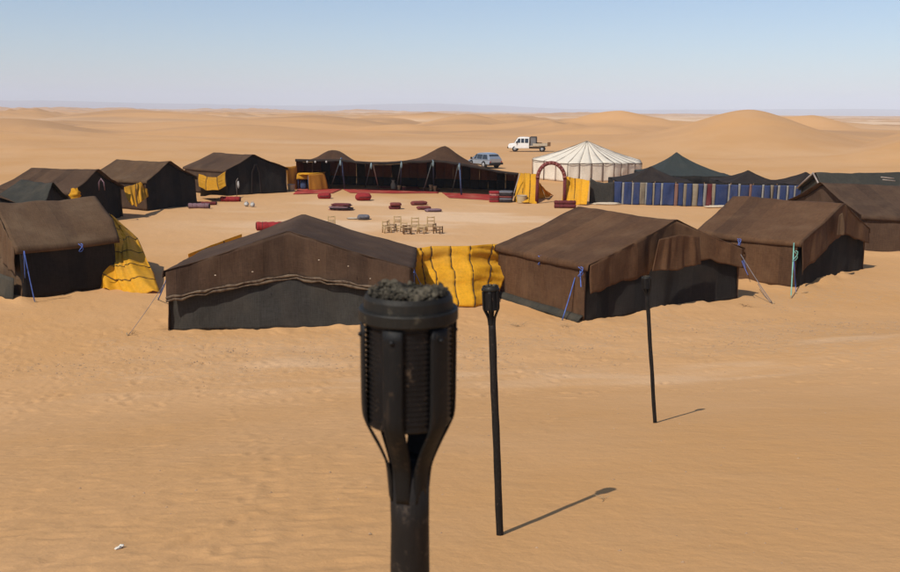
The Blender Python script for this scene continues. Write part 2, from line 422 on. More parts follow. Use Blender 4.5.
M['mount'] = plain('far_rock', (.20, .15, .13), .95, (.14, .11, .10), .001, bd=0)

# ---------------------------------------------------------------- ground
def build_ground():
    r = [0.3]
    while r[-1] < 14500:
        k = r[-1]; s = .05 if k < 2.5 else .0042 if k < 24 else .009 if k < 110 else .017 if k < 1500 else .03
        r.append(k*(1+s))
    r = np.array(r)
    a = np.concatenate([np.arange(-36, 36.01, .125), np.arange(38, 322, 3.5)]); a = np.radians(a)
    Rg, Ag = np.meshgrid(r, a, indexing='ij')
    X = Rg*np.sin(Ag); Y = Rg*np.cos(Ag); Z = height(X, Y)
    # blurred footprints on the slope
    rs = np.random.RandomState(5)
    nearm = (Rg > 2.5) & (Rg < 26) & (np.abs(Ag) < radians(36.2))
    ii = np.where(nearm); xs = X[ii]; ys = Y[ii]; zz = np.zeros(len(xs))
    order = np.argsort(ys); xs_o = xs[order]; ys_o = ys[order]; z_o = np.zeros(len(xs))
    def prints(n, fn, dep):
        for _ in range(n):
            cx, cy, an = fn(); sc = rs.uniform(.7, 1.3); d = dep*rs.uniform(.4, 1.1)
            lo = np.searchsorted(ys_o, cy-.4); hi = np.searchsorted(ys_o, cy+.4)
            dx = xs_o[lo:hi]-cx; k = np.abs(dx) < .4
            if not k.any(): continue
            dx = dx[k]; dy = ys_o[lo:hi][k]-cy
            u = dx*cos(an)+dy*sin(an); v = -dx*sin(an)+dy*cos(an)
            q = (u/(.13*sc))**2+(v/(.055*sc))**2
            z_o[lo:hi][k] += 0
            t = np.arange(lo, hi)[k]
            z_o[t] += -d*np.exp(-q)+d*.45*np.exp(-(np.sqrt(q)-1.7)**2*2.5)
    def scat():
        while True:
            y = rs.uniform(3.2, 20); x = rs.uniform(-.62, .45)*y
            p = .9-1.0*max(0, (x/y)+.15)*2
            if rs.rand() < max(p, .03) and not (-.3 < x < 2.4 and y < 9): return x, y, rs.uniform(-.2, 1.3)
    prints(1300, scat, .0075)
    prints(1500, lambda: (rs.uniform(-12, 12), rs.uniform(13.5, 24), rs.uniform(0, 3.1)), .016)
    trk = []
    for (x0, y0, x1, y1) in ((-4.5, 4.2, -8, 19), (-1.2, 4.2, -4.5, 19), (-3.5, 5.5, 2.6, 19.5), (-6, 8, 6, 17), (1, 16, 9, 21), (-7.5, 12, 3, 14.5)):
        L = math.hypot(x1-x0, y1-y0); n = int(L/.36); an = math.atan2(y1-y0, x1-x0)
        for k in range(n):
            t = k/n; sgn = .09*(-1)**k
            trk.append((x0+(x1-x0)*t-sin(an)*sgn+.25*sin(t*7), y0+(y1-y0)*t+cos(an)*sgn, an+rs.uniform(-.2, .2)))
    trk = [q for q in trk if not (-.6 < q[0] < 2.4 and q[1] < 9)]
    it = iter(trk); prints(len(trk), lambda: next(it), .009)
    zz[order] = z_o
    Z[ii] += zz
    # trodden court between the tents
    c = (np.hypot(X+2, Y-42) < 24) | ((Y > 17) & (Y < 40) & (np.abs(X) < 14))
    Z = Z + np.where(c, .05*(fbm(X*1.5, Y*1.5, 77, 4)-.5), 0)
    SEG = [((-7, 21.25), (-.95, 21.85)), ((-7, 21.25), (-7, 25)), ((3.53, 22.5), (8.6, 25.75)), ((10.85, 27.2), (14.75, 31)), ((10.85, 27.2), (8.35, 29.4)),
           ((-12.16, 24.5), (-10.3, 26.75)), ((-12.16, 24.5), (-16.2, 28.4)), ((16.35, 34.75), (21.3, 33.4))]
    kk = (Y > 19) & (Y < 37) & (np.abs(X) < 24); xk, yk = X[kk], Y[kk]; bm = np.zeros(len(xk))
    for (ax_, ay_), (bx_, by_) in SEG:
        lx, ly = bx_-ax_, by_-ay_; t = np.clip(((xk-ax_)*lx+(yk-ay_)*ly)/(lx*lx+ly*ly), 0, 1)
        dd = np.hypot(xk-ax_-t*lx, yk-ay_-t*ly)
        bm = np.maximum(bm, np.exp(-(dd/.32)**1.3))
    Z[kk] += bm*(.01+.17*sst(.35, .75, fbm(xk*.9, yk*.9, 91, 3)))
    nr, na = X.shape
    verts = np.stack([X, Y, Z], -1).reshape(-1, 3)
    verts = np.vstack([verts, [[0, 0, height(np.array([0.]), np.array([0.]))[0]]]])
    idx = np.arange(nr*na).reshape(nr, na); nx = np.roll(idx, -1, axis=1)
    F = np.stack([idx[:-1], nx[:-1], nx[1:], idx[1:]], -1).reshape(-1, 4)[:, ::-1]
    me = bpy.data.meshes.new('ground')
    nq = len(F); tri = np.stack([np.full(na, nr*na), nx[0], idx[0]], -1)[:, ::-1]
    me.vertices.add(len(verts)); me.vertices.foreach_set('co', verts.ravel())
    me.loops.add(nq*4+na*3); me.loops.foreach_set('vertex_index', np.concatenate([F.ravel(), tri.ravel()]))
    me.polygons.add(nq+na)
    ls = np.concatenate([np.arange(nq)*4, nq*4+np.arange(na)*3]); me.polygons.foreach_set('loop_start', ls)
    me.update(calc_edges=True)
    me.polygons.foreach_set('use_smooth', [True]*(nq+na))
    X = verts[:, 0]; Y = verts[:, 1]; Z = verts[:, 2]; R = np.hypot(X, Y)
    n1 = fbm(X*.16, Y*.42, 51, 4)
    court = np.exp(-(((X+2)/11)**2+((Y-46)/11)**2)**2)*(.22+.5*sst(.45, .66, n1))
    n2 = fbm(X/55, Y/24, 52, 4)
    hz_ = height(X, Y)
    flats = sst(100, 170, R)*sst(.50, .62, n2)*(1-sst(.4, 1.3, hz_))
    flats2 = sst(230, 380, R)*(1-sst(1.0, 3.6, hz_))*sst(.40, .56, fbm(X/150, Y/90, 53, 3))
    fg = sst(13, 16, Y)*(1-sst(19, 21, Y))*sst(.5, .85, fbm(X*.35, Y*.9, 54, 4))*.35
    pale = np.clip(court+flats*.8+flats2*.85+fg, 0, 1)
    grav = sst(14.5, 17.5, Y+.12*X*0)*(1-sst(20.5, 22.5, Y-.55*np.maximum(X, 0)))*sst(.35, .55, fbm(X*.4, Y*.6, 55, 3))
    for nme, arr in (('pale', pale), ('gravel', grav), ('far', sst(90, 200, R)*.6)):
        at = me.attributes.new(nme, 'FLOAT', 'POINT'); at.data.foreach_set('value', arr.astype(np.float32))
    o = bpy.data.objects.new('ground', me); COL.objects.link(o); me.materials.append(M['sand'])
    o['kind'] = 'structure'
build_ground()

def build_mountains():
    v = []; f = []
    n = 400
    for k in range(n+1):
        a = radians(-75+150*k/n); c = a*9
        h = 45+90*float(fbm(np.array(c*.55+3), np.array(.3), 61, 5))*float(sst(.2, .6, fbm(np.array(c*.25), np.array(7.), 62, 2)))
        for (rr, hh) in ((9600, -2), (10100, h*.35), (10700, h*.8), (11200, h), (12000, h*.3), (12600, -2)):
            jit = 250*float(vn(np.array(c*3.1), np.array(rr*.01), 63))
            v.append(((rr+jit)*sin(a), (rr+jit)*cos(a), hh))
    for k in range(n):
        for j in range(5): f.append((k*6+j, k*6+j+1, (k+1)*6+j+1, (k+1)*6+j))
    o = mesh_obj('mountains', v, f, M['mount']); o['kind'] = 'structure'
build_mountains()

hm = bpy.data.materials.new('haze_air'); hm.use_nodes = True; hn = hm.node_tree
hn.nodes.remove(hn.nodes['Principled BSDF'])
pv = hn.nodes.new('ShaderNodeVolumePrincipled'); pv.inputs['Color'].default_value = (.80, .88, 1.0, 1)
pv.inputs['Density'].default_value = 1.6e-4; pv.inputs['Anisotropy'].default_value = -.2
hn.links.new(pv.outputs[0], hn.nodes['Material Output'].inputs['Volume'])
hb = MB().box((0, 0, 129.0), (31000, 31000, 270)).build('haze', hm, None, False); hb['kind'] = 'stuff'

# ---------------------------------------------------------------- tents
def L3(a, b, t): return Vector(a)*(1-t)+Vector(b)*t
def P3(p, z): return Vector((p[0], p[1], z))
def rope(parent, a, b, mat, r=.013, peg=True, sag=.03, name='guy_rope'):
    a = Vector(a); b = Vector(b); pts = [L3(a, b, t/6)-Vector((0, 0, sag*sin(pi*t/6))) for t in range(7)]
    o = MB().tube(pts, r, 6).build(name, M[mat], parent)
    if peg:
        d = (b-a); d.z = 0; d = d.normalized() if d.length > 0 else Vector((1, 0, 0))
        MB().tube([b-Vector((0, 0, .12))-d*.03, b+Vector((0, 0, .08))+d*.03], .018, 6).build('peg', M['twig'], parent)
    return o
def tent(name, label, cat, base, ridge, roof='brown', side='brown', gable='black', flap=None, flapmat=None, eave=1.5, skirt=None,
         eaves=None, shoulder=None, trim=False, door=False, poles=True, group='dark woven gable tents ringing the camp', sides=(1, 1), gables=(1, 1), fringe=None):
    """base: near-left, near-right, far-right, far-left corners (x, y); ridge: near and far 3D ends."""
    NL, NR, FR, FL = [Vector((p[0], p[1], hz(p[0], p[1]))) for p in base]
    e = eaves or (eave,)*4
    cN = (NL+NR+FR+FL)/4
    root = thing(name, (cN.x, cN.y, hz(cN.x, cN.y)), label, cat, group)
    def top(p, z):
        q = Vector((p.x, p.y, 0)); d = (Vector((cN.x, cN.y, 0))-q).normalized(); return Vector((q.x+d.x*.04, q.y+d.y*.04, z))
    eNL, eNR, eFR, eFL = top(NL, e[0]), top(NR, e[1]), top(FR, e[2]), top(FL, e[3])
    RN, RF = Vector(ridge[0]), Vector(ridge[1])
    ax = (RF-RN); ax.z = 0; ax = ax.normalized()
    ov = ax*.14
    def side_vec(a, b):       # outward horizontal for the eave a
        d = a-b; d.z = 0; return d.normalized()
    outL = side_vec(eNL, eNR); outR = -outL
    dn = Vector((0, 0, -.13))
    def mid(a, b, t=.5, s=.012): return L3(a, b, t)+Vector((0, 0, -s))
    def row(n, f, k=5, sag=.03):
        n = Vector(n)-ov; f = Vector(f)+ov
        return [L3(n, f, t/(k-1))+Vector((0, 0, -sag*sin(pi*t/(k-1)))) for t in range(k)]
    shL = row(*(shoulder[0] if shoulder else (mid(eNL, RN), mid(eFL, RF))))
    shR = row(*(shoulder[1] if shoulder else (mid(eNR, RN), mid(eFR, RF))))
    up = Vector((0, 0, .03))
    rows = [row(eNL+outL*.07+dn, eFL+outL*.07+dn), row(eNL+outL*.05+up, eFL+outL*.05+up), shL,
            row(RN+up+outL*.06, RF+up+outL*.06, sag=.05), row(RN+up-outL*.06, RF+up-outL*.06, sag=.05), shR,
            row(eNR+outR*.05+up, eFR+outR*.05+up), row(eNR+outR*.07+dn, eFR+outR*.07+dn)]
    cloth('roof_cloth', rows, M[roof], root, res=.15, wob=.022, fold=.014, ffreq=2.2)
    inl = Vector((0, 0, -.02))
    def wall(a, b, A, B, mat, nm='side_wall', fold=.03, rag=.03):
        k = 5
        cloth(nm, [[L3(a, b, t/4)+inl for t in range(k)], [L3(A, B, t/4)+Vector((0, 0, .02)) for t in range(k)]], M[mat], root, res=.15, wob=.02, fold=fold, ffreq=2.6, rag=rag)
    if sides[0]: wall(eNL, eFL, NL, FL, side)
    if sides[1]: wall(eFR, eNR, FR, NR, side)
    def gab(A, B, eA, eB, R_, sgn, nm='gable_wall', mat=gable):
        o = ax*(.10*sgn)
        tA, tB, tR = eA+o, eB+o, R_+o+Vector((0, 0, -.03))
        mA, mB = L3(eA, R_, .5)+o-Vector((0, 0, .07)), L3(eB, R_, .5)+o-Vector((0, 0, .07))
        zb = Vector((0, 0, .0))
        cloth(nm, [[tA, mA, tR, mB, tB], [L3(A, B, t/4)+o*.3+zb for t in range(5)]], M[mat], root, res=.12, wob=.035, fold=.07, ffreq=1.6, rag=.03)
    if gables[0]: gab(NL, NR, eNL, eNR, RN, 1)
    if gables[1]: gab(FR, FL, eFR, eFL, RF, -1)
    if flap:                  # brown cloth hanging from the gable edge; flap = heights of its lower edge (5 values)
        o = -ax*.12; f_ = -ax*.06
        q = [eNL, mid(eNL, RN, .5, .0), RN, mid(eNR, RN, .5, .0), eNR]
        qt = [p+o+Vector((0, 0, .02)) for p in q]
        ql = [Vector((p.x, p.y, z))+o+f_ for p, z in zip(q, flap)]
        cloth('gable_flap', [qt, ql], M[flapmat or roof], root, res=.1, wob=.015, fold=.05, ffreq=3.4, rag=.075 if not trim else .01)
        if trim:
            pts = []
            for i in range(4):
                for t in range(8): pts.append(L3(ql[i], ql[i+1], t/8)+Vector((0, 0, .02*sin(i*9+t*2.2)))-ax*.03)
            pts.append(ql[4]-ax*.03)
            v = MB()
            v.tube([p+Vector((0, 0, .045)) for p in pts], [.03+.012*sin(i*1.7) for i in range(len(pts))], 7)
            v.tube([p+Vector((0, 0, -.03+.012*sin(i*2.3))) for i, p in enumerate(pts)], [.028+.012*sin(i*1.1) for i in range(len(pts))], 7)
            v.build('rolled_hem', M['trim'], root)
    if skirt:
        for (a, b, A, B) in ((NL, FL, outL, outL),):
            t0 = [L3(a, b, t/4)+A*.03+Vector((0, 0, .16)) for t in range(5)]
            t1 = [L3(a, b, t/4)+A*.20+Vector((0, 0, .0)) for t in range(5)]
            cloth('ground_skirt', [t0, t1], M[skirt], root, res=.12, wob=.02, fold=.03, ffreq=3)
    if poles:
        for p, z in ((NL, e[0]), (NR, e[1]), (FL, e[3]), (FR, e[2])):
            q = p+(Vector((cN.x, cN.y, p.z))-p).normalized()*.32
            MB().tube([Vector((q.x, q.y, p.z-.1)), Vector((q.x, q.y, z-.03))], .03, 7).build('tent_pole', M['wooddark'], root)
        for R_, s_ in ((RN, 1), (RF, -1)):
            q = R_+ax*.24*s_
            MB().tube([Vector((q.x, q.y, -.1)), Vector((q.x, q.y, R_.z-.07))], .035, 7).build('tent_pole', M['wooddark'], root)
        MB().tube([RN+ax*.16-Vector((0, 0, .06)), RF-ax*.16-Vector((0, 0, .06))], .03, 7).build('ridge_pole', M['wooddark'], root)
    if door:
        # open door slit with parted curtain
        o = -ax*.03
        c = L3(L3(NL, NR, door), L3(NL, NR, door), 0)
        rt = Vector((c.x, c.y, 1.95))+o
        d = (NR-NL).normalized()
        cloth('door_curtain', [[rt-d*.10, rt+d*.02], [Vector((c.x, c.y, 1.4))+o-d*.34, Vector((c.x, c.y, 1.4))+o-d*.2], [Vector((c.x, c.y, c.z+.02))+o-d*.40, Vector((c.x, c.y, c.z+.02))+o-d*.26]], M['darkpeak'], root, res=.12, fold=.03, ffreq=8)
        cloth('door_curtain', [[rt-d*.02, rt+d*.10], [Vector((c.x, c.y, 1.4))+o+d*.2, Vector((c.x, c.y, 1.4))+o+d*.34], [Vector((c.x, c.y, c.z+.02))+o+d*.26, Vector((c.x, c.y, c.z+.02))+o+d*.40]], M['darkpeak'], root, res=.12, fold=.03, ffreq=8)
    return dict(root=root, e=(eNL, eNR, eFR, eFL), R=(RN, RF), b=(NL, NR, FR, FL), ax=ax, outL=outL)
def gable_patch(T, a0, a1, b0, b1, zt, zb, mat):
    A_, B_ = T['e'][0], T['e'][1]; o = -T['ax']
    def q(u, z, d): v = L3(A_, B_, u)+o*d; v.z = z; return v
    cloth('gable_patch', [[q(a0, zt-.08, .20), q(.5*(a0+a1), zt, .20), q(a1, zt-.10, .20)], [q(b0, zb+.03, .25), q(.5*(b0+b1), zb, .27), q(b1, zb+.08, .25)]], M[mat], T['root'], res=.05, wob=.01, fold=.08, ffreq=6, rag=.05)
def loop_knot(root, p, mat, s=.12):
    p = Vector(p); pts = [p+Vector((s*.5*sin(t*1.1), -.03+.02*cos(t), -s*2*(1-cos(t/10*2*pi))/2)) for t in range(11)]
    MB().tube(pts, .012, 6).build('rope_knot', M[mat], root)

# A: the wide dark tent in front
A = tent('woven_tent', 'wide brown tent front and centre with a pale rolled hem above its charcoal front wall', 'tent',
         [(-7.0, 21.25), (-.95, 21.85), (-.98, 25.1), (-7.0, 25.0)], [(-4.08, 22.05, 2.40), (-4.28, 25.4, 2.42)],
         roof='brown', side='brown', gable='charcoal', flap=(.82, 1.06, 1.28, 1.10, .86), trim=True, eaves=(1.5, 1.52, 1.5, 1.45), gables=(1, 1))
rope(A['root'], gp(414, 270, 1.5), (gp(428, 298)), 'ropeblue', .012)
rope(A['root'], gp(414, 272, 1.46), (gp(414, 300)), 'ropeblue', .014)
rope(A['root'], gp(169, 272, 1.45), gp(158, 300), 'ropeblue', .016)
rope(A['root'], gp(170, 275, 1.4), gp(128, 336), 'ropegrey', .007)
for k, (u, z) in enumerate(((.2, 1.42), (.35, 1.5), (.62, 1.78), (.74, 1.62), (.83, 1.30))):
    q = L3(A['e'][0], A['e'][1], u)-A['ax']*.17; MB().soft((q.x, q.y, z), (.05, .03, .03), .3*k, e=.9, nu=8, nv=6).build('tie_knot', M['cream'], A['root'])
# B
B = tent('woven_tent', 'brown tent right of centre with a folded brown flap above its black lower front wall', 'tent',
         [(3.53, 22.5), (8.60, 25.75), (6.1, 29.0), (1.42, 25.9)], [(6.34, 25.05, 2.40), (4.22, 28.2, 2.43)],
         roof='brown_red', side='brown_red', gable='black', flap=(.78, 1.0, 1.16, 1.24, .98), eaves=(1.52, 1.5, 1.5, 1.47), skirt='green')
rope(B['root'], gp(579, 264, 1.48), gp(562, 321), 'ropeblue', .015)
rope(B['root'], gp(580, 266, 1.46), gp(581, 287, 1.0), 'ropeblue', .013, peg=False)
loop_knot(B['root'], gp(540, 255, 1.5)-Vector((0, .1, 0)), 'ropeblue', .13)
loop_knot(B['root'], gp(580, 266, 1.5)-Vector((0, .1, 0)), 'ropeblue', .13)
rope(B['root'], gp(738, 250, 1.48), gp(773, 304), 'ropegrey', .012)
rope(B['root'], gp(738, 250, 1.46), gp(748, 275, .8), 'ropeblue', .010, peg=False)
gable_patch(B, .40, .66, .36, .68, 2.14, 1.16, 'brown_red')
# C
Cc = tent('woven_tent', 'red-brown tent at the right with a green rope hanging at its near corner', 'tent',
         [(10.85, 27.2), (14.75, 31.0), (12.2, 33.4), (8.35, 29.4)], [(13.25, 29.9, 2.46), (10.6, 32.6, 2.42)],
         roof='brown_red', side='brown_red', gable='black', flap=(.50, 1.02, 1.42, 1.2, .95), eaves=(1.5, 1.46, 1.5, 1.5), skirt=None)
rope(Cc['root'], gp(794, 243, 1.48), gp(791, 298), 'ropegreen', .018)
loop_knot(Cc['root'], gp(794, 250, 1.45)-Vector((0, .1, 0)), 'ropegreen', .16)
rope(Cc['root'], gp(793, 242, 1.48), gp(796, 294), 'ropeblue', .010)
loop_knot(Cc['root'], gp(738, 238, 1.5)-Vector((0, .1, 0)), 'ropeblue', .13)
rope(Cc['root'], gp(738, 240, 1.46), gp(746, 268, .6), 'ropeblue', .010, peg=False)
rope(Cc['root'], gp(758, 284, .2), gp(771, 303), 'ropegrey', .010)
gable_patch(Cc, .46, .52, .44, .53, 2.25, 1.5, 'brown_dusty')
# D
Dt = tent('woven_tent', 'plum brown tent at the right edge of the camp, cut by the photo edge', 'tent',
         [(16.35, 34.75), (15.4, 40.2), (20.6, 39.4), (21.3, 33.4)], [(15.85, 37.6, 2.56), (20.9, 36.6, 2.50)],
         roof='brown', side='brown', gable='brown', eaves=(1.5, 1.5, 1.5, 1.5))
# left tents
def ring(nm, lab, base, ridge, **k): return tent('woven_tent', lab, 'tent', base, ridge, **k)
L1 = ring('', 'large brown tent at the near left with a long black wall facing the camera', [(-12.16, 24.5), (-16.2, 28.4), (-13.4, 32.0), (-10.30, 26.75)],
          [(-14.05, 27.2, 2.5), (-11.95, 29.2, 2.5)], roof='brown_dusty', side='black', gable='brown_dusty', flap=(.75, .9, 1.0, .9, .8), flapmat='brown_dusty', skirt=None,
          shoulder=((L3((-12.1, 24.6, 1.5), (-14.05, 27.2, 2.5), .5), gp(109, 220, 2.0)), (L3((-16.2, 28.4, 1.5), (-14.05, 27.2, 2.5), .5)-Vector((0, 0, .05)), L3((-13.4, 32, 1.5), (-11.95, 29.2, 2.5), .5)-Vector((0, 0, .05)))))
rope(L1['root'], gp(24, 251, 1.48), gp(35, 303), 'ropeblue', .016)
rope(L1['root'], gp(24, 253, 1.46), gp(25, 278, .7), 'ropeblue', .014, peg=False)
loop_knot(L1['root'], gp(81, 243, 1.5)-Vector((-.05, .12, 0)), 'ropeblue', .12)
cloth('green_base_wall', [[Vector((-12.33, 24.42, .68)), Vector((-16.35, 28.25, .72))], [Vector((-12.4, 24.35, .0)), Vector((-16.45, 28.15, .0))]], M['green'], L1['root'], res=.15, fold=.04)
L2 = ring('', 'brown tent whose black gable shows a pale arched tear, left', [(-17.9, 41.4), (-16.75, 44.85), (-20.9, 46.6), (-22.1, 42.8)],
          [(-17.25, 43.0, 2.5), (-20.5, 43.6, 2.5)], roof='brown', side='brown', gable='black', eave=1.52)
MB().tube([gp(97.5, 190, 1.55)+Vector((.12, -.12, 0)), gp(97.5, 182, 1.95)+Vector((.12, -.12, 0)), gp(99.5, 178.5, 2.1)+Vector((.12, -.12, 0)), gp(102, 182, 1.95)+Vector((.14, -.14, 0)), gp(103, 190, 1.55)+Vector((.14, -.14, 0))], [.02, .035, .04, .035, .02], 6).build('torn_edge', M['mauve'], L2['root'])
Lg = ring('', 'small grey-green peaked tent wedged between two brown tents at the left', [(-16.4, 35.1), (-16.7, 38.6), (-19.6, 40.2), (-19.4, 36.3)],
          [(-16.75, 37.0, 2.32), (-18.7, 38.6, 2.32)], roof='green', side='green', gable='black', eave=1.45)
Lb = ring('', 'low brown tent cut by the left edge of the photo', [(-21.0, 34.0), (-17.6, 36.2), (-19.2, 40.2), (-23.5, 38.0)],
          [(-19.6, 36.2, 2.2), (-21.6, 39.2, 2.3)], roof='brown_dusty', side='brown', gable='black', eave=1.45)
L5 = ring('', 'brown tent with dusty roof and doorless black gable, between two yellow cloths', [(-16.45, 47.6), (-14.70, 50.9), (-18.6, 53.0), (-20.4, 49.6)],
          [(-15.85, 49.7, 2.52), (-19.2, 51.3, 2.52)], roof='brown_dusty', side='brown', gable='black', eave=1.6)
L6 = ring('', 'dark tent left of the long canopy with a narrow open doorway in its black front', [(-14.4, 56.5), (-11.0, 59.3), (-14.4, 62.6), (-17.9, 59.4)],
          [(-12.95, 57.9, 2.55), (-15.95, 60.2, 2.55)], roof='brown', side='brown', gable='black', eave=1.62, door=.48)
# grey-green tent and its brown neighbour at the right
T7 = ring('', 'grey-green canvas tent at the far right with pale poles sticking out of its roof', [(18.9, 44.2), (18.85, 47.6), (24.2, 49.0), (24.6, 45.2)],
          [(18.95, 45.8, 2.47), (23.6, 46.9, 2.45)], roof='green', side='green', gable='green', eave=1.55, group='')
if 'group' in T7['root']: del T7['root']['group']
for k, (x, y) in enumerate(((888, 178), (889.5, 180.5), (891, 183), (893, 185.5))):
    a = gp(x-9, y-1.2, 2.42-.2*k)+Vector((0, -.2, 0)); MB().tube([a, a+Vector((.65, 0, -.06))], .03, 6).build('roof_batten', M['polepale'], T7['root'])
for a_, b_ in ((T7['e'][1], T7['R'][0]), (T7['e'][0], T7['R'][0])):
    MB().tube([a_-T7['ax']*.26, b_-T7['ax']*.26], .045, 6).build('edge_pole', M['polepale'], T7['root'])

def peak_tent(name, label, cx, cy, w, d, ze, pk, zp, mat, n=9, front=None, sharp=1.6, group='dark peaked canopies behind the striped fence'):
    """a canopy drawn up to one pole: concave cone over a rectangular edge."""
    root = thing(name, (cx, cy, hz(cx, cy)), label, 'tent', group)
    px, py = pk; ring_ = []
    for i in range(24):
        a = 2*pi*i/24+pi/4; c_, s_ = cos(a), sin(a); m = max(abs(c_), abs(s_))
        ring_.append(Vector((cx+c_/m*w/2, cy+s_/m*d/2, ze-.05*abs(sin(a*4)))))
    ring_.append(ring_[0])
    rows = []
    for j in range(n+1):
        t = j/n; r = []
        for q in ring_:
            r.append(Vector((px+(q.x-px)*t, py+(q.y-py)*t, q.z+(zp-q.z)*(1-t)**sharp)) if t > 0 else Vector((px+(q.x-px)*.012, py+(q.y-py)*.012, zp)))
        rows.append(r)
    cloth('canopy', rows, M[mat], root, res=.35, wob=.02, fold=.02)
    cloth('side_wall', [[q-Vector((0, 0, .02)) for q in ring_], [Vector((cx+(q.x-cx)*1.0, cy+(q.y-cy)*1.0, hz(q.x, q.y)-.02)) for q in ring_]], M['black'], root, res=.3, wob=.02, fold=.03)
    MB().tube([(px, py, -.05), (px, py, zp-.04)], .05, 8).build('centre_pole', M['wooddark'], root)
    return root
peak_tent('peaked_tent', 'low dark peaked canopy at the left end of the striped fence', 12.5, 55.3, 4.6, 4.0, 1.36, (12.45, 55.2), 2.17, 'darkpeak')
peak_tent('peaked_tent', 'tall blue-green peaked canopy, the highest behind the striped fence', 15.9, 60.6, 5.6, 5.4, 1.45, (15.35, 60.6), 2.83, 'teal', sharp=1.6)
peak_tent('peaked_tent', 'small dark peaked canopy over the right half of the striped fence', 18.4, 55.0, 3.6, 4.0, 1.36, (18.45, 55.0), 2.0, 'darkpeak')
peak_tent('peaked_tent', 'brown peaked canopy between the striped fence and the grey-green tent', 21.7, 54.2, 3.4, 3.6, 1.36, (21.35, 53.3), 2.03, 'darkpeak')

# ---------------------------------------------------------------- striped fence
fx = [(590, 8.45, 53.7), (613, 9.85, 53.35), (690, 14.25, 52.55), (728, 16.5, 52.3), (800, 20.65, 51.7)]
def fpt(px, z=0):
    X_ = np.interp(px, [a[0] for a in fx], [a[1] for a in fx]); Y_ = np.interp(px, [a[0] for a in fx], [a[2] for a in fx])
    return Vector((X_, Y_, z))
fence = thing('striped_fence', fpt(690), 'long blue cloth fence with pale, tan and red stripes', 'fence')
seg = [(50, 'blue'), (82, 'whitestripe'), (90, 'blue'), (120, 'whitestripe'), (127, 'blue'), (151, 'tan'), (172, 'whitestripe'), (178, 'blue'), (200, 'tan'), (207, 'blue'), (232, 'whitestripe'),
       (240, 'blue'), (284, 'redtan'), (297, 'blue'), (318, 'tan'), (330, 'blue'), (351, 'tan'), (372, 'blue'), (393, 'whitestripe'), (404, 'redstripe'), (424, 'tan'), (436, 'blue'), (484, 'whitestripe'),
       (491, 'blue'), (521, 'whitestripe'), (529, 'blue'), (563, 'redtan'), (572, 'blue'), (610, 'whitestripe'), (618, 'blue'), (640, 'tan'), (652, 'blue'), (668, 'whitestripe'), (676, 'blue'),
       (700, 'whitestripe'), (707, 'blue'), (728, 'whitestripe'), (735, 'blue'), (768, None)]
for i, (a, m_) in enumerate(seg[:-1]):
    p0, p1 = 600+.2624*a, 600+.2624*seg[i+1][0]
    st = m_ != 'blue'
    z = 1.37-.06*abs(sin(i*1.7)) + (.0 if not st else .02)
    off = Vector((0, -.02 if st else 0, 0))
    zl = .0 if not st else -.01
    A0, A1 = fpt(p0, z)+off, fpt(p1, z)+off
    B0, B1 = fpt(p0, zl)+off, fpt(p1, zl)+off
    if m_ in ('redstripe', 'tan') and i % 3 == 0: B0 = B0+Vector((.1, -.05, 0))
    cloth('stripe' if st else 'blue_panel', [[A0, A1], [B0, B1]], M[m_], fence, res=.09, wob=.03, fold=.09, ffreq=3.2, rag=.05)
for px in (613, 632, 655, 676, 704, 730, 752, 775, 799):
    q = fpt(px)+Vector((0, .12, 0)); MB().tube([q-Vector((0, 0, .1)), q+Vector((0, 0, 1.42))], .025, 6).build('post', M['wooddark'], fence)
dp = cloth('dark_windbreak', [[fpt(590, 1.55), fpt(596, 1.33), fpt(604, 1.27), fpt(613.5, 1.35)], [fpt(589), fpt(596), fpt(604), fpt(613.5)]], M['charcoal'], None, res=.15, fold=.05, rag=.03, org=fpt(601))
tag(dp, 'dark charcoal cloth screen between the yellow curtain and the striped fence', 'screen')
for px, lab in ((606, 'pale crumpled sheet on the sand at the left foot of the striped fence'), (716, 'pale crumpled sheet on the sand under the dark red stripe of the fence')):
    q = fpt(px)+Vector((0, -.5, hz(fpt(px).x, fpt(px).y-.5)+.06))
    tag(MB().soft(q, (1.6, .45, .16), .05, e=.8, wob=.25, seed=int(px)).build('crumpled_sheet', M['cream'], org=q), lab, 'sheet')

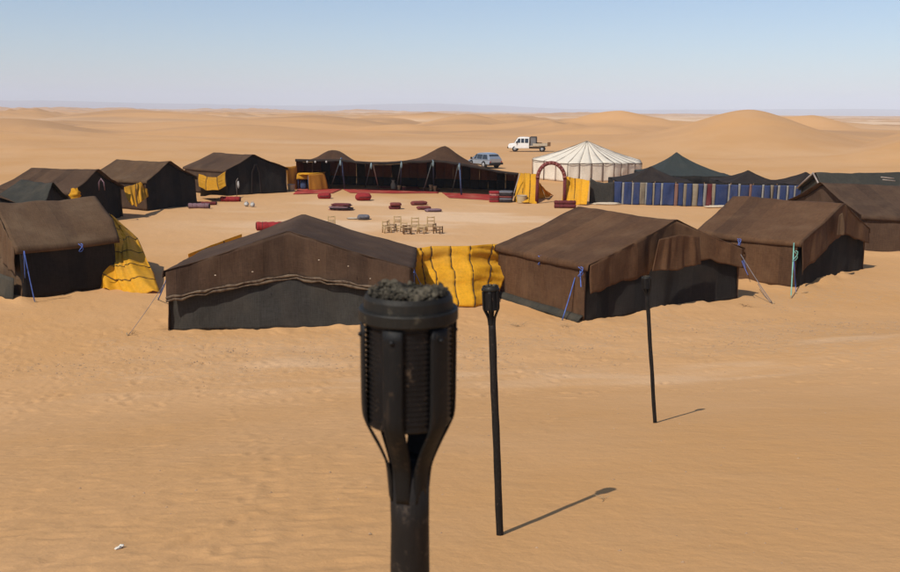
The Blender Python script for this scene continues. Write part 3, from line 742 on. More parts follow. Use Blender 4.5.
# ---------------------------------------------------------------- white marquee
wt = thing('white_marquee', (11.8, 75, 0), 'cream white pleated marquee with dark seams behind the red arch', 'tent')
W = [(6.75, 73.6), (9.2, 70.0), (11.15, 70.3), (13.1, 71.0), (15.75, 73.2), (16.4, 77), (14, 81), (9.4, 81), (7.2, 78)]
We = [1.60, 1.50, 1.52, 1.50, 1.40, 1.45, 1.5, 1.5, 1.5]
apx = Vector((11.42, 75.0, 3.12))
n_ = len(W)
for i in range(n_):
    a = P3(W[i], We[i]); b = P3(W[(i+1) % n_], We[(i+1) % n_])
    nn = 4 if i == 3 else 3 if i == 0 else 2
    for k in range(nn):
        p, q = L3(a, b, k/nn), L3(a, b, (k+1)/nn)
        if True:
            rows = []
            for t in np.linspace(0.01, 1, 5):
                rows.append([L3(apx, v, t)-Vector((0, 0, .10*sin(pi*t))) for v in (p, q)])
            cloth('roof_panel', rows, M['white'], wt, res=.4, wob=.02)
            rb = [L3(apx, p, t)-Vector((0, 0, .10*sin(pi*t)-.02)) for t in np.linspace(.02, 1, 7)]
            MB().tube(rb, .010, 4).build('roof_seam', M['seam'], wt)
        o = (L3(a, b, .5)-Vector((11.6, 75.3, 0))); o.z = 0; o = o.normalized()*.06
        pb, qb = Vector((p.x, p.y, hz(p.x, p.y)))-o*1, Vector((q.x, q.y, hz(q.x, q.y)))-o*1
        cloth('wall_panel', [[p-o*.5, q-o*.5], [pb, qb]], M['white'], wt, res=.2, wob=.02, fold=.07, ffreq=2.2)
        MB().tube([p, Vector((pb.x, pb.y, pb.z))+o*.9], .020, 5).build('wall_seam', M['redstripe'] if i == 0 else M['seam'], wt)
    # hem of the roof in shallow scallops
    pts = [L3(a, b, t/8)+o*.5-Vector((0, 0, .03+.05*abs(sin(pi*t/4)))) for t in range(9)]
    MB().tube(pts, .022, 5).build('roof_hem', M['seam'], wt)
MB().tube([(apx.x, apx.y, -.1), apx], .05, 8).build('centre_pole', M['wooddark'], wt)

# ---------------------------------------------------------------- long open canopy
lt = thing('long_canopy', (-3.5, 61, 0), 'long open-fronted brown canopy raised on blue and pale poles with two peaks', 'tent')
ft = [(296, 159), (320, 159.5), (341, 159), (356, 161), (372, 162), (388, 162), (403, 160.8), (418, 160.8), (433, 159.8), (447, 160.8), (460, 163), (476, 166), (490, 169), (505, 171.5), (519, 173)]
fd = [(296, 61.5), (519, 57.0)]
def front(px, z, dd=0):
    y = np.interp(px, [a[0] for a in fd], [a[1] for a in fd])+dd
    d = ray(px, 190); return Vector((d.x/d.y*y, y, z))
def zat(px, py, y):
    d = ray(px, py); return EYE+d.z/d.y*y
NU, NV = 60, 14
def roof_z(px, v):
    yf = np.interp(px, [a[0] for a in fd], [a[1] for a in fd])
    zf = zat(px, np.interp(px, [a[0] for a in ft], [a[1] for a in ft]), yf)
    F_ = front(px, zf); y = yf+6.0*v; x = F_.x+.05*v*F_.x; z = zf-.52*v-.05*sin(pi*v)
    for (cx, cy, sx, sy, h_, ex) in PK:
        q = math.sqrt(((x-cx)/(sx*.62))**2+((y-cy)/2.2)**2+.02); z += h_*math.exp(-(q**ex))*(min(1, v*3))
    return z
rows = []
pks = [(333.5, 64.6, 1.9, 1.25, .86, 2.2), (445, 61.2, 2.3, 1.5, 1.25, 1.25)]
PK = []
for (px, y, sx, sy, h_, ex) in pks:
    d = ray(px, 150); PK.append((d.x/d.y*y, y, sx, sy, h_, ex))
for j in range(NV+1):
    v = j/NV; r = []
    for i in range(NU+1):
        px = 296+(519-296)*i/NU
        yf = np.interp(px, [a[0] for a in fd], [a[1] for a in fd])
        zf = zat(px, np.interp(px, [a[0] for a in ft], [a[1] for a in ft]), yf)
        F_ = front(px, zf); depth = 6.0 if px < 500 else 6.0
        y = yf+depth*v
        x = F_.x+.05*v*F_.x
        z = zf-.52*v**1.0*(1 if px > 0 else 0)-.05*sin(pi*v)
        for (cx, cy, sx, sy, h_, ex) in PK:
            q = math.sqrt(((x-cx)/(sx*.62))**2+((y-cy)/2.2)**2+.02)
            z += h_*math.exp(-(q**ex))*(min(1, v*3))
        r.append(Vector((x, y, z)))
    rows.append(r)
cloth('canopy', rows, M['canopy'], lt, res=.45, wob=.015, fold=.01)
cloth('hanging_edge', [[p+Vector((0, -.03, .01)) for p in rows[0][::4]], [p+Vector((0, -.05, -.16)) for p in rows[0][::4]]], M['darkpeak'], lt, res=.2, wob=.01, fold=.03, rag=.05)
# back wall in woven strips, black along the foot
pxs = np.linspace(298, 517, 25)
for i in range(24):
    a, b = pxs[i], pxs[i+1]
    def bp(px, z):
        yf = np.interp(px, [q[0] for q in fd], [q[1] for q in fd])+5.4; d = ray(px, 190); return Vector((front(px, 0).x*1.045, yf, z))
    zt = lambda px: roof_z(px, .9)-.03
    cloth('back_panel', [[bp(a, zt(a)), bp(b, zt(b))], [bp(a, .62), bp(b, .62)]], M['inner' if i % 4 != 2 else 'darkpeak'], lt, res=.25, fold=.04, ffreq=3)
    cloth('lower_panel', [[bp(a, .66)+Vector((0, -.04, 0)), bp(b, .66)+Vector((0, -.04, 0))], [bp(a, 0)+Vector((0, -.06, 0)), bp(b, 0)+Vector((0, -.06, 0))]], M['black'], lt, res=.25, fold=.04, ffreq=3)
lw = [front(297, 2.0), front(292, 1.95, 5.6)]
cloth('end_wall', [[front(296.5, 2.02), L3(front(296.5, 2.0), bp(298, 1.6), .5), bp(298, 1.6)], [front(296.5, 0), L3(front(296.5, 0), bp(298, 0), .5), bp(298, 0)]], M['inner'], lt, res=.25, fold=.03)
cloth('end_wall', [[front(518, zat(518, 173, 57.0)-.03), bp(517, zt(517))], [front(518, 0), bp(517, 0)]], M['inner'], lt, res=.25, fold=.03)
def lpole(a, b, mat, r=.035, ya=None):
    yb = np.interp(b[0], [q[0] for q in fd], [q[1] for q in fd]); B = gp(b[0], b[1]); B.z = hz(B.x, B.y)-.05
    yt = np.interp(a[0], [q[0] for q in fd], [q[1] for q in fd])-.02; d = ray(a[0], a[1]); A_ = Vector((d.x/d.y*yt, yt, EYE+d.z/d.y*yt))
    MB().tube([B, A_], r, 7).build('pole', M[mat], lt)
for a, b, m_, r in (((341, 158), (330, 188.5), 'poleteal', .035), ((341.5, 158), (344.8, 189.5), 'poleblue', .055), ((371, 162), (365, 188), 'poleteal', .03), ((372.5, 162), (379, 189.5), 'polepale', .035),
                    ((401.5, 161), (396, 189), 'poleteal', .035), ((401, 161), (400.8, 189.5), 'poleblue', .045), ((432.5, 160), (423, 191.5), 'poleteal', .035), ((433, 160), (434, 190.5), 'poleblue', .04),
                    ((458.5, 163), (452, 191.5), 'poleteal', .035), ((459.5, 163), (461.5, 195.5), 'poleblue', .055)):
    lpole(a, b, m_, r)
for px in (341, 371.5, 401.5, 433, 459):
    q = front(px, 0); zz = zat(px, np.interp(px, [a[0] for a in ft], [a[1] for a in ft])+2.5, q.y)
    MB().soft((q.x, q.y-.05, zz-.1), (.14, .14, .42), 0, e=.8, wob=.2, seed=int(px)).build('rope_binding', M['poleteal'], lt)
for px in (308, 316, 327):
    q = front(px, zat(px, 161.5, front(px, 0).y)); MB().soft((q.x, q.y-.08, q.z-.02), (.13, .06, .16), 0, e=.8).build('white_tie', M['whitebag'], lt)
ow = cloth('orange_curtain', [[front(286.5, 1.62, -.6), front(291, 1.60, -.3), front(297.5, 1.66, .1)], [front(288.5, .0, -.6), front(292, .0, -.3), front(297.5, 0, .1)]], M['orange'], None, res=.15, fold=.07, rag=.03, org=front(292, 0))
tag(ow, 'orange-brown curtain closing the left end of the long canopy', 'curtain')

# carpets laid before the canopy
def carpet(label, pts, t=.012):
    P_ = [gp(*p) for p in pts]
    for p in P_: p.z = hz(p.x, p.y)+.03
    return tag(cloth('carpet', [[P_[0], P_[1]], [P_[3], P_[2]]], M['carpet'], None, res=.25, wob=.015, thick=t, org=P_[0]), label, 'carpet')
carpet('red carpet under the yellow draped table', [(299, 188.5), (342, 189.5), (333, 193.5), (293, 194.5)])
carpet('worn red carpet strip at the middle of the long canopy', [(343, 189.3), (440, 190.2), (438, 193.6), (350, 193.2)])
carpet('red carpet in front of the right end of the long canopy', [(442, 193), (505, 195.5), (498, 201), (449, 198)])
carpet('red carpet lying inside the canopy behind the pale poles', [(380, 186.2), (418, 187.2), (420, 189.3), (380, 188.4)])

# ---------------------------------------------------------------- yellow windbreaks
def panels(name, label, top, bot, n, mat='yellow', seam='ropedark', mids=None, fold=.05, seamr=.014, cat='windbreak', group=None, horiz=0, ff=3., hf=(2.4, 8), rows_=0):
    """a sheet sewn of n strips: each strip and each seam cord is a part. horiz folds hang in swags."""
    top = [Vector(p) for p in top]; bot = [Vector(p) for p in bot]
    o_ = L3(bot[0], bot[-1], .5)
    root = thing(name, (o_.x, o_.y, hz(o_.x, o_.y)), label, cat, group)
    def along(pts, t):
        k = t*(len(pts)-1); i = min(int(k), len(pts)-2); return L3(pts[i], pts[i+1], k-i)
    nr = 26
    sdd = random.randint(0, 999)
    nrm = (top[-1]-top[0]).cross(bot[0]-top[0]).normalized()
    def at(u, v):
        a = along(top, u); b = along(bot, u)
        p = L3(a, b, v)
        if mids: p = p+Vector(mids)*sin(pi*v)
        if horiz: p = p+nrm*horiz*(float(fbm(u*hf[0]+sdd, v*hf[1]+1.5*sin(pi*u), sdd, 3))-.5)*2.4
        return p
    if rows_:                 # strips lie across; cords between them
        for i in range(rows_):
            u0, u1 = i/rows_, (i+1)/rows_
            rr = [[at(u0+(u1-u0)*t/6, v/nr) for t in range(7)] for v in range(nr+1)]
            cloth('cloth_strip', rr, M[mat], root, res=.12, wob=.008, fold=0, thick=.008)
            if i: MB().tube([at(u0, v/20)+Vector((0, -.015, .01)) for v in range(21)], [seamr*(1.5 if k % 2 else .8) for k in range(21)], 5).build('seam_cord', M[seam], root)
        return root
    for i in range(n):
        u0, u1 = i/n, (i+1)/n
        rr = [[at(u0+(u1-u0)*t/6, v/nr) for t in range(7)] for v in range(nr+1)]
        cloth('cloth_strip', rr, M[mat], root, res=.12, wob=.008, fold=fold if not horiz else 0, ffreq=ff, thick=.008)
    for i in range(1, n):
        pts = [at(i/n, v/20)-nrm*(.012 if nrm.y > 0 else -.012) for v in range(21)]
        MB().tube(pts, [seamr*(1.5 if k % 2 else .8) for k in range(21)], 5).build('seam_cord', M[seam], root)
    return root
panels('yellow_windbreak', 'bright yellow cloth with dark seams hung between the two front tents',
       [gp(411, 249, 1.52), gp(430, 247.5, 1.55)+Vector((0, .2, 0)), gp(470, 247, 1.55)+Vector((0, .2, 0)), gp(513, 243.5, 1.50)+Vector((0, .1, 0))],
       [gp(416, 302, .06), gp(440, 306.5, .02), gp(475, 307, .02), gp(499, 300, .05)], 6, horiz=.16, mids=(0, .12, 0), seamr=.012)
panels('yellow_windbreak', 'yellow cloth with slanting dark seams spread out beside the near left tent',
       [gp(110.8, 214.5, 1.92), gp(111.5, 236, 1.45), gp(105, 262, .8), gp(100.0, 288, .03)],
       [gp(112.5, 215.5, 1.9), gp(136.5, 237, 1.15), gp(148, 265, .6), gp(161, 293, .02)], 1, horiz=.20, hf=(1.2, 6.5), mids=(.05, -.25, -.04), rows_=6, seamr=.009)
panels('yellow_windbreak', 'strip of yellow cloth showing over the roof of the wide front tent',
       [gp(188, 254, 1.12), gp(214, 244, 1.25), gp(242, 234, 1.35)],
       [gp(190, 254, 1.02)*1+Vector((0, 0, -1.0)), gp(215, 246, 1.15)-Vector((0, 0, 1.12)), gp(241, 236, 1.25)-Vector((0, 0, 1.22))], 3, fold=.05)
panels('yellow_windbreak', 'small yellow cloth tied between the second and third brown tents at the left',
       [gp(124, 187, 1.45), gp(136, 184, 1.5), gp(147.5, 179, 1.6)], [gp(131, 204, .72), gp(137, 205, .68), gp(149, 196, .85)], 2, mat='yellow_deep', fold=.10, mids=(0, -.1, 0))
panels('yellow_windbreak', 'yellow cloth slung like a hammock beside the dark tent with the doorway',
       [gp(199, 173.5, 1.55), gp(207, 177, 1.38), gp(217, 177, 1.38), gp(225.5, 171.5, 1.62)], [gp(199, 186, .95), gp(206, 190, .72), gp(219, 190, .72), gp(226, 186, .9)], 3, mat='yellow_deep', fold=.04, horiz=.06, mids=(0, -.15, 0))
tag(MB().soft(gp(75.5, 195.5, 1.45), (.5, .25, .55), 0, e=.9, wob=.45, seed=4).build('yellow_bundle', M['yellow'], org=gp(75.5, 195.5, 1.2)),
    'bunched yellow cloth tied at the eave of the tent with the arched tear', 'cloth')
# grey sheet under the hammock cloth
tag(cloth('grey_sheet', [[gp(199, 188, .85)+Vector((0, .4, 0)), gp(226, 187, .85)+Vector((0, .4, 0))], [gp(199, 196, .15)+Vector((0, .3, 0)), gp(226, 196, .15)+Vector((0, .3, 0))]], M['charcoal'], None, res=.15, fold=.06, org=gp(212, 196)),
    'grey sheet hung low behind the yellow hammock cloth', 'sheet')
# curtains of the arch
panels('yellow_curtain', 'bright yellow curtain draped left of the red arch, spilling onto the sand', [gp(519, 172.5, 1.66), gp(527, 173.5, 1.6), gp(536.5, 174.5, 1.55)],
       [gp(513, 201, .05), gp(525, 203.5, .02), gp(537, 203.5, .02)], 3, fold=.16, mids=(0, -.2, 0), cat='curtain', group='yellow curtains at the arch', ff=2.4)
panels('yellow_curtain', 'yellow cloth flap pegged out on the inner side of the red arch', [gp(536, 176, 1.5)+Vector((0, .3, 0)), gp(541, 184, 1.1)+Vector((0, .5, 0)), gp(546, 190, .7)+Vector((0, .6, 0))],
       [gp(538, 200, .02)+Vector((0, .5, 0)), gp(546, 198.5, .02)+Vector((0, .5, 0)), gp(553.5, 195.5, .02)+Vector((0, .3, 0))], 2, fold=.10, cat='curtain', group='yellow curtains at the arch')
panels('yellow_curtain', 'square bright yellow curtain right of the red arch with a dark edge', [gp(565, 176, 1.62), gp(575, 178, 1.5), gp(589.5, 180.5, 1.42)],
       [gp(562, 203, .02), gp(574, 204.5, .02), gp(587, 205, .02)], 4, fold=.12, mids=(0, -.12, 0), cat='curtain', group='yellow curtains at the arch', ff=2.6)
MB().tube([gp(513, 202, .02)+Vector((0, -.1, 0)), gp(519.5, 172.5, 1.72)+Vector((0, -.15, 0))], .035, 6)
pole = MB().tube([gp(511, 202.5)+Vector((0, 0, -.05)), gp(519.7, 173, 1.70)+Vector((0, -.12, 0))], .032, 7).build('leaning_pole', M['polepale'], org=gp(511, 202.5))
tag(pole, 'pale leaning pole at the edge of the left arch curtain', 'pole')

# red arch
pa = []
y0 = 53.45
def arch_pt(px, py, y=y0):
    d = ray(px, py); return Vector((d.x/d.y*y, y, EYE+d.z/d.y*y))
for t in range(25):
    a = pi*t/24; pa.append(arch_pt(551.2-13.6*cos(a), 179.0-16.2*sin(a)))
root = thing('arch', (pa[12].x, y0, 0), 'red patterned arch wrapped in carpet over the camp entrance', 'arch')
MB().tube([Vector((pa[0].x-.02, y0, -.1))]+pa[:1], .1, 10).build('post', M['redstripe'] if False else M['maroon'], root)
MB().tube([Vector((pa[-1].x+.02, y0, -.1))]+pa[-1:], .1, 10).build('post', M['maroon'], root)
MB().tube(pa, .115, 12).build('wrapped_hoop', M['redbrown'], root)
for k in range(1, 24, 2):
    MB().tube([pa[k]*.7+pa[k-1]*.3, pa[k]*.7+pa[k+1]*.3], .125, 10).build('pale_band', M['rugpink'], root)

# ---------------------------------------------------------------- loose things in the court
def ground_obj(px, py): 
    p = gp(px, py); p.z = hz(p.x, p.y); return p
def rug_roll(label, px, py, L, r, rz, mat, end=None, cat='rolled rug', group='rolled and folded rugs in the court', two=False):
    p = ground_obj(px, py); t = thing('rolled_rug', p, label, cat, group, rz)
    def roll(dy, dz, nm):
        m = MB(); n = 12; pts = [Vector((-L/2+L*i/n, dy+.02*sin(i*1.3), dz+r*.92)) for i in range(n+1)]
        m.tube(pts, [r*(1+.06*sin(i*2.1)) for i in range(n+1)], 14); o = m.build(nm, M[mat], t, local=True)
        for s_ in (-1, 1):
            sp = []
            for k in range(26):
                a = k*.5; rr = r*(.95-.85*k/26); sp.append(Vector((s_*(L/2+.012), dy+rr*cos(a), dz+r*.92+rr*sin(a)*.95)))
            MB().tube(sp, .016, 5).build('coiled_end', M[end or 'dark'], o, local=True)
        for s_ in (-.28, .28):
            c_ = []
            for k in range(13):
                a = 2*pi*k/12; c_.append(Vector((s_*L, dy+r*1.04*cos(a), dz+r*.92+r*1.04*sin(a))))
            MB().tube(c_, .012, 5, False).build('tie_cord', M['ropedark'], o, local=True)
    roll(0, 0, 'roll')
    if two: roll(.05, r*1.75, 'roll')
    return t
def cushion(label, px, py, d, rz, mat, n=1, cat='cushion', name='cushion', e=.45, dz=0):
    p = ground_obj(px, py); t = thing(name, p, label, cat, 'rolled and folded rugs in the court' if name == 'folded_rug' else 'cushions strewn in the court', rz)
    for k in range(n):
        MB().soft((.06*sin(k*2.3), .05*cos(k*1.9), d[2]/n*(k+.5)), (d[0]*(1-.06*k), d[1], d[2]/n*1.05), .06*sin(k*3), e=e, wob=.08, seed=int(px)+k).build('fold' if n > 1 else 'pad', M[mat[k % len(mat)]], t, local=True)
    MB().tube([(d[0]*.5*cos(a)*(1 if abs(cos(a)) < .9 else 1), d[1]*.5*sin(a), d[2]*.5) for a in np.linspace(0, 2*pi, 25)], .014, 5, False).build('piping', M['dark'], t, local=True) if n == 1 else None
    return t
rug_roll('mauve rolled rug lying before the third tent from the left', 199, 208.5, 1.15, .15, .03, 'mauve', cat='rolled rug')
rug_roll('dark maroon rug roll half hidden behind the mauve one', 206, 204.6, 1.2, .10, .02, 'maroon')
rug_roll('bright red rolled rug in front of the dark tent doorway', 230.5, 201.3, 1.15, .16, .0, 'red', 'maroon')
rug_roll('red rolled rug peeping out behind the roof of the wide front tent', 271, 230, 1.3, .20, .12, 'red', 'maroon')
rug_roll('two stacked dark red rug rolls at the foot of the right arch curtain', 565, 208, 1.2, .12, .03, 'maroon', 'redbrown', two=True)
cushion('red bolster nearest the yellow draped table', 324.3, 198.6, (.82, .6, .34), .05, ['red'])
cushion('large red pouf in front of the second pair of canopy poles', 363.3, 200.4, (.98, .75, .46), .15, ['red'], e=.6)
cushion('untidy heap of pink and black folded rugs', 341, 209.8, (1.35, .85, .36), -.12, ['rugpink', 'dark', 'mauve', 'rugpink', 'maroon'], 5, 'folded rug', 'folded_rug')
cushion('dark red folded cushion standing alone in the middle of the court', 394.8, 208.8, (.68, .62, .36), .08, ['maroon', 'redbrown'], 2, 'folded rug', 'folded_rug')
cushion('long brown-red cushion below the middle canopy poles', 419, 205, (.95, .5, .24), .30, ['redbrown'])
cushion('flat brown cushion, the farther of two overlapping', 424, 209.5, (.80, .5, .18), .22, ['redbrown'])
cushion('flat pinkish brown cushion, the nearer of two overlapping', 433.5, 212, (.92, .5, .17), .25, ['mauve'])
cushion('grey mattress piece lying near the wooden stools', 363.5, 219.5, (.62, .55, .24), .1, ['greymat'])
cushion('thin pale mat beside the grey mattress piece', 353.5, 218.7, (.66, .42, .05), .1, ['cream'], name='folded_rug')
q = ground_obj(501, 202)
ot = thing('carpet_stack', q, 'stack of folded red and dark carpets at the right end of the canopy', 'carpet stack', None, -.05)
for k in range(5):
    MB().soft((-.42, 0, .07+.13*k), (.62, .8, .15), .02*k, e=.35, wob=.05, seed=k).build('folded_carpet', M[['red', 'redbrown', 'red', 'rugpink', 'red'][k]], ot, local=True)
    MB().soft((.28, .02, .07+.135*k), (.85, .8, .15), -.03*k, e=.35, wob=.05, seed=k+9).build('folded_carpet', M[['dark', 'greymat', 'redbrown', 'dark', 'greymat'][k]], ot, local=True)
for (px, py, r1, r2, h_, lab) in ((291.5, 191.2, .20, .26, .46, 'pale basket beside the orange curtain'), (521.8, 203, .27, .31, .46, 'round pale drum-shaped basket at the foot of the left arch curtain')):
    q = ground_obj(px, py); m = MB(); prof = []
    for k in range(13):
        t = k/12; prof.append((r1+(r2-r1)*t+.012*(k % 2), h_*t))
    prof += [(r2-.03, h_), (r2-.05, h_*.4)]
    b_ = thing('basket', q, lab, 'basket'); m.lathe(prof, n=22).build('woven_body', M['basket'], b_, local=True)
    MB().tube([(r2*cos(a), r2*sin(a), h_) for a in np.linspace(0, 2*pi, 23)], .02, 6, False).build('rim', M['polepale'], b_, local=True)
# dark mug-like things standing in the left basket
# white bags
for (px, py, lab, s_) in ((246.5, 206.5, 'white plastic bag left one of a pair on the sand', 1), (252.5, 207, 'greyish white plastic bag, right one of a pair on the sand', .95)):
    q = ground_obj(px, py); b_ = thing('plastic_bag', q, lab, 'bag', 'pair of white plastic bags')
    MB().soft((0, 0, .13*s_), (.26*s_, .22, .28*s_), 0, e=.8, wob=.25, seed=int(px)).build('sack', M['whitebag'], b_, local=True)
    MB().tube([(-.04, 0, .26*s_), (-.06, 0, .33*s_), (-.02, 0, .36*s_)], .014, 5).tube([(.04, 0, .26*s_), (.06, 0, .33*s_), (.02, 0, .35*s_)], .014, 5).build('handle', M['whitebag'], b_, local=True)
# flag-like rag on a pole before the dark tent
q = ground_obj(237, 197.5); q = Vector((q.x, q.y, q.z)); fp = thing('rag_pole', q, 'thin pole with a white rag before the dark doorway tent', 'pole')
MB().tube([(0, 0, -.1), (.0, 0, 1.05), (.10, 0, 1.22)], .018, 6).build('pole', M['polepale'], fp, local=True)
MB().soft((.12, -.02, .82), (.13, .08, .42), 0, e=.9, wob=.3, seed=3).build('white_rag', M['whitebag'], fp, local=True)
# drums at the canopy
for (px, py, h_, lab, mm) in ((399, 190.4, .34, 'small tan drum, first from the left at the canopy edge', 'drum'), (404, 190.6, .30, 'squat tan drum, second from the left at the canopy edge', 'redtan'),
                          (430.8, 191.2, .44, 'taller tan drum, left one beside the blue pole', 'drum'), (434.8, 191.6, .38, 'tan drum, right one beside the blue pole', 'drum')):
    q = ground_obj(px, py); t = thing('hand_drum', q, lab, 'drum', 'small drums along the canopy edge')
    MB().lathe([(.10, 0), (.085, h_*.2), (.09, h_*.45), (.135, h_*.85), (.14, h_)], n=16).build('drum_body', M['wood' if mm == 'drum' else 'redbrown'], t, local=True)
    MB().lathe([(.142, h_*.86), (.147, h_*.93), (.145, h_+.01), (.10, h_+.018)], n=16).build('drum_skin', M['drum'], t, local=True)
q = ground_obj(393.2, 188.6); t = thing('tall_jar', q, 'tall waisted pale jar with a dark lid left of the blue canopy pole', 'jar')
MB().lathe([(.15, 0), (.17, .12), (.19, .26), (.15, .38), (.09, .48), (.11, .56), (.14, .62)], n=16).build('jar_body', M['tan'] if False else M['cream'], t, local=True)
MB().lathe([(.15, .62), (.13, .68), (.05, .74), (.02, .78)], n=16).build('lid', M['dark'], t, local=True)

# draped yellow table
q = ground_obj(313.5, 190); tb = thing('draped_table', q, 'table under a yellow cloth with its shaded side coloured orange', 'table', None, 0)
def TP(x, y, z): return q+Vector((x, y, z))
cloth('tabletop_cloth', [[TP(-1.05, .95, 1.12), TP(.72, .95, 1.16)], [TP(-1.08, .35, 1.13), TP(.74, .35, 1.17)], [TP(-1.12, -.02, 1.07), TP(-.25, -.45, 1.10)]], M['yellow'], tb, res=.12, fold=.02)
cloth('valance', [[TP(-1.12, -.02, 1.08), TP(-.25, -.06, 1.10)], [TP(-1.15, -.05, .72), TP(-.28, -.08, .76)]], M['yellow'], tb, res=.1, fold=.05, rag=.08)
cloth('side_drape', [[TP(-.27, -.46, 1.11), TP(.30, -.1, 1.13), TP(.74, .3, 1.16)], [TP(-.22, -.5, .0), TP(.45, -.16, .0), TP(.98, .3, .0)]], M['orange'], tb, res=.12, fold=.05, ffreq=4)  # orange paints in the shade on this side of the yellow cloth
cloth('top_drape', [[TP(-.27, -.44, 1.12), TP(.74, .32, 1.17)], [TP(-.5, .5, 1.14), TP(.72, .95, 1.17)]], M['yellow'], tb, res=.15)
for (x, y) in ((-1.05, .05), (-.3, -.3), (-1.0, .9), (.6, .85)):
    MB().tube([TP(x, y, -.05), TP(x, y, 1.08)], .03, 6).build('leg', M['poleblue'], tb)
MB().soft(TP(-.75, .3, .32), (.42, .4, .62), .2, e=.5, wob=.15, seed=8).build('blue_bundle', M['poleblue'], None, org=TP(-.75, .3, 0))
tag(bpy.data.objects['blue_bundle'], 'dark blue bundle stowed under the yellow draped table', 'bundle')

# wooden stick chairs
def chair(label, px, py, rz, mat='wood', hb=.74,  group='small wooden stick chairs in the court'):
    p = ground_obj(px, py); t = thing('wooden_chair', p, label, 'chair', group, rz)
    hb *= .80; w2, d2, hs = .16, .15, .29
    for sx in (-1, 1):
        MB().tube([(sx*w2, -d2, -.02), (sx*w2, -d2, hs+.03)], .027, 6).build('leg', M[mat], t, local=True)
        MB().tube([(sx*w2, d2, -.02), (sx*w2, d2+.03, hb)], .027, 6).build('leg', M[mat], t, local=True)
        MB().tube([(sx*w2, -d2, .16), (sx*w2, d2, .16)], .014, 5).tube([(sx*w2, -d2, hs), (sx*w2, d2, hs)], .016, 5).build('side_rail', M[mat], t, local=True)
    for yy in (-d2, d2): MB().tube([(-w2, yy, hs), (w2, yy, hs)], .017, 5).tube([(-w2, yy, .2), (w2, yy, .2)], .014, 5).build('stretcher', M[mat], t, local=True)
    m = MB()
    for k in range(5): m.box((0, -d2*.9+k*d2*.45, hs+.01), (w2*2, .045, .018))
    m.build('seat', M['drum'], t, False, local=True)
    for k, z in enumerate((hb-.04, hb-.2)):
        MB().tube([(-w2, d2+.028, z), (w2, d2+.028, z)], .024, 5).build('back_rail', M[mat], t, local=True)
for a in ((387, 233.2, .4, 'wood', .66, 'leftmost stick chair of the cluster in the court'), (392, 231.0, 1.4, 'wooddark', .60, 'dark stick chair second from the left in the cluster'),
          (397.5, 226.0, .1, 'wood', .58, 'small stick chair at the back left of the cluster'), (401.8, 232.4, -.5, 'wood', .55, 'low stick chair tipped toward the dark stool at the front'),
          (407.2, 234.4, .2, 'wooddark', .5, 'darkest low stick chair at the front of the cluster'), (414.8, 231.5, .0, 'wood', .78, 'tall-backed stick chair at the middle of the cluster'),
          (421.6, 233.6, -.3, 'wood', .5, 'low stick chair in the gap between the two tall-backed ones'), (430.8, 230.8, .05, 'wood', .80, 'tall-backed stick chair near the right end of the cluster'),
          (438.0, 233.5, 1.2, 'wooddark', .55, 'dark stick chair at the right end of the cluster')):
    chair(a[5], a[0], a[1], a[2], a[3], a[4])
chair('lone stick chair half hidden behind the roof of the wide front tent', 331.5, 226.5, .15, 'wood', .62)

# ---------------------------------------------------------------- vehicles
def wheel(t, x, y, r=.37, wd=.24):
    o = None
    Mx = Matrix.Rotation(pi/2, 4, 'X')
    prof = [(r*.55, -wd/2), (r*.92, -wd/2), (r, -wd*.35), (r, wd*.35), (r*.92, wd/2), (r*.55, wd/2)]
    o = MB().lathe(prof, (x, y, r), 22, True, Mx).build('wheel', M['tyre'], t, local=True)
    s_ = 1 if y > 0 else -1
    MB().lathe([(r*.55, -.02), (r*.5, .02), (r*.15, .035)], (x, y+s_*wd/2, r), 16, True, Matrix.Rotation(-s_*pi/2, 4, 'X')).build('rim', M['rim'], o, local=True)
def body_loft(st):
    """st: list of (x, zlow, zhigh, halfw_low, halfw_high)"""
    v = []; f = []; n = 8
    for (x, zl, zh, wl, wh) in st:
        c = .06
        v += [(x, -wl+c, zl), (x, -wl, zl+c), (x, -wh, zh-c), (x, -wh+c*1.3, zh), (x, wh-c*1.3, zh), (x, wh, zh-c), (x, wl, zl+c), (x, wl-c, zl)]
    for i in range(len(st)-1):
        for k in range(n): f.append((i*n+k, i*n+(k+1) % n, (i+1)*n+(k+1) % n, (i+1)*n+k))
    f.append(tuple(range(n))[::-1]); f.append(tuple((len(st)-1)*n+k for k in range(n)))
    return v, f
def quad(t, pts, mat, nm, off=.012):
    pts = [Vector(p) for p in pts]; n = (pts[1]-pts[0]).cross(pts[2]-pts[0]).normalized()
    c = sum(pts, Vector())/4
    if n.dot(c-Vector((c.x*.0+0, 0, 1))) < 0: n = -n
    m = MB(); m.add([p+n*off for p in pts]+[p-n*.01 for p in pts], [(0, 1, 2, 3), (7, 6, 5, 4), (0, 4, 5, 1), (1, 5, 6, 2), (2, 6, 7, 3), (3, 7, 4, 0)])
    return m.build(nm, M[mat], t, False, local=True)
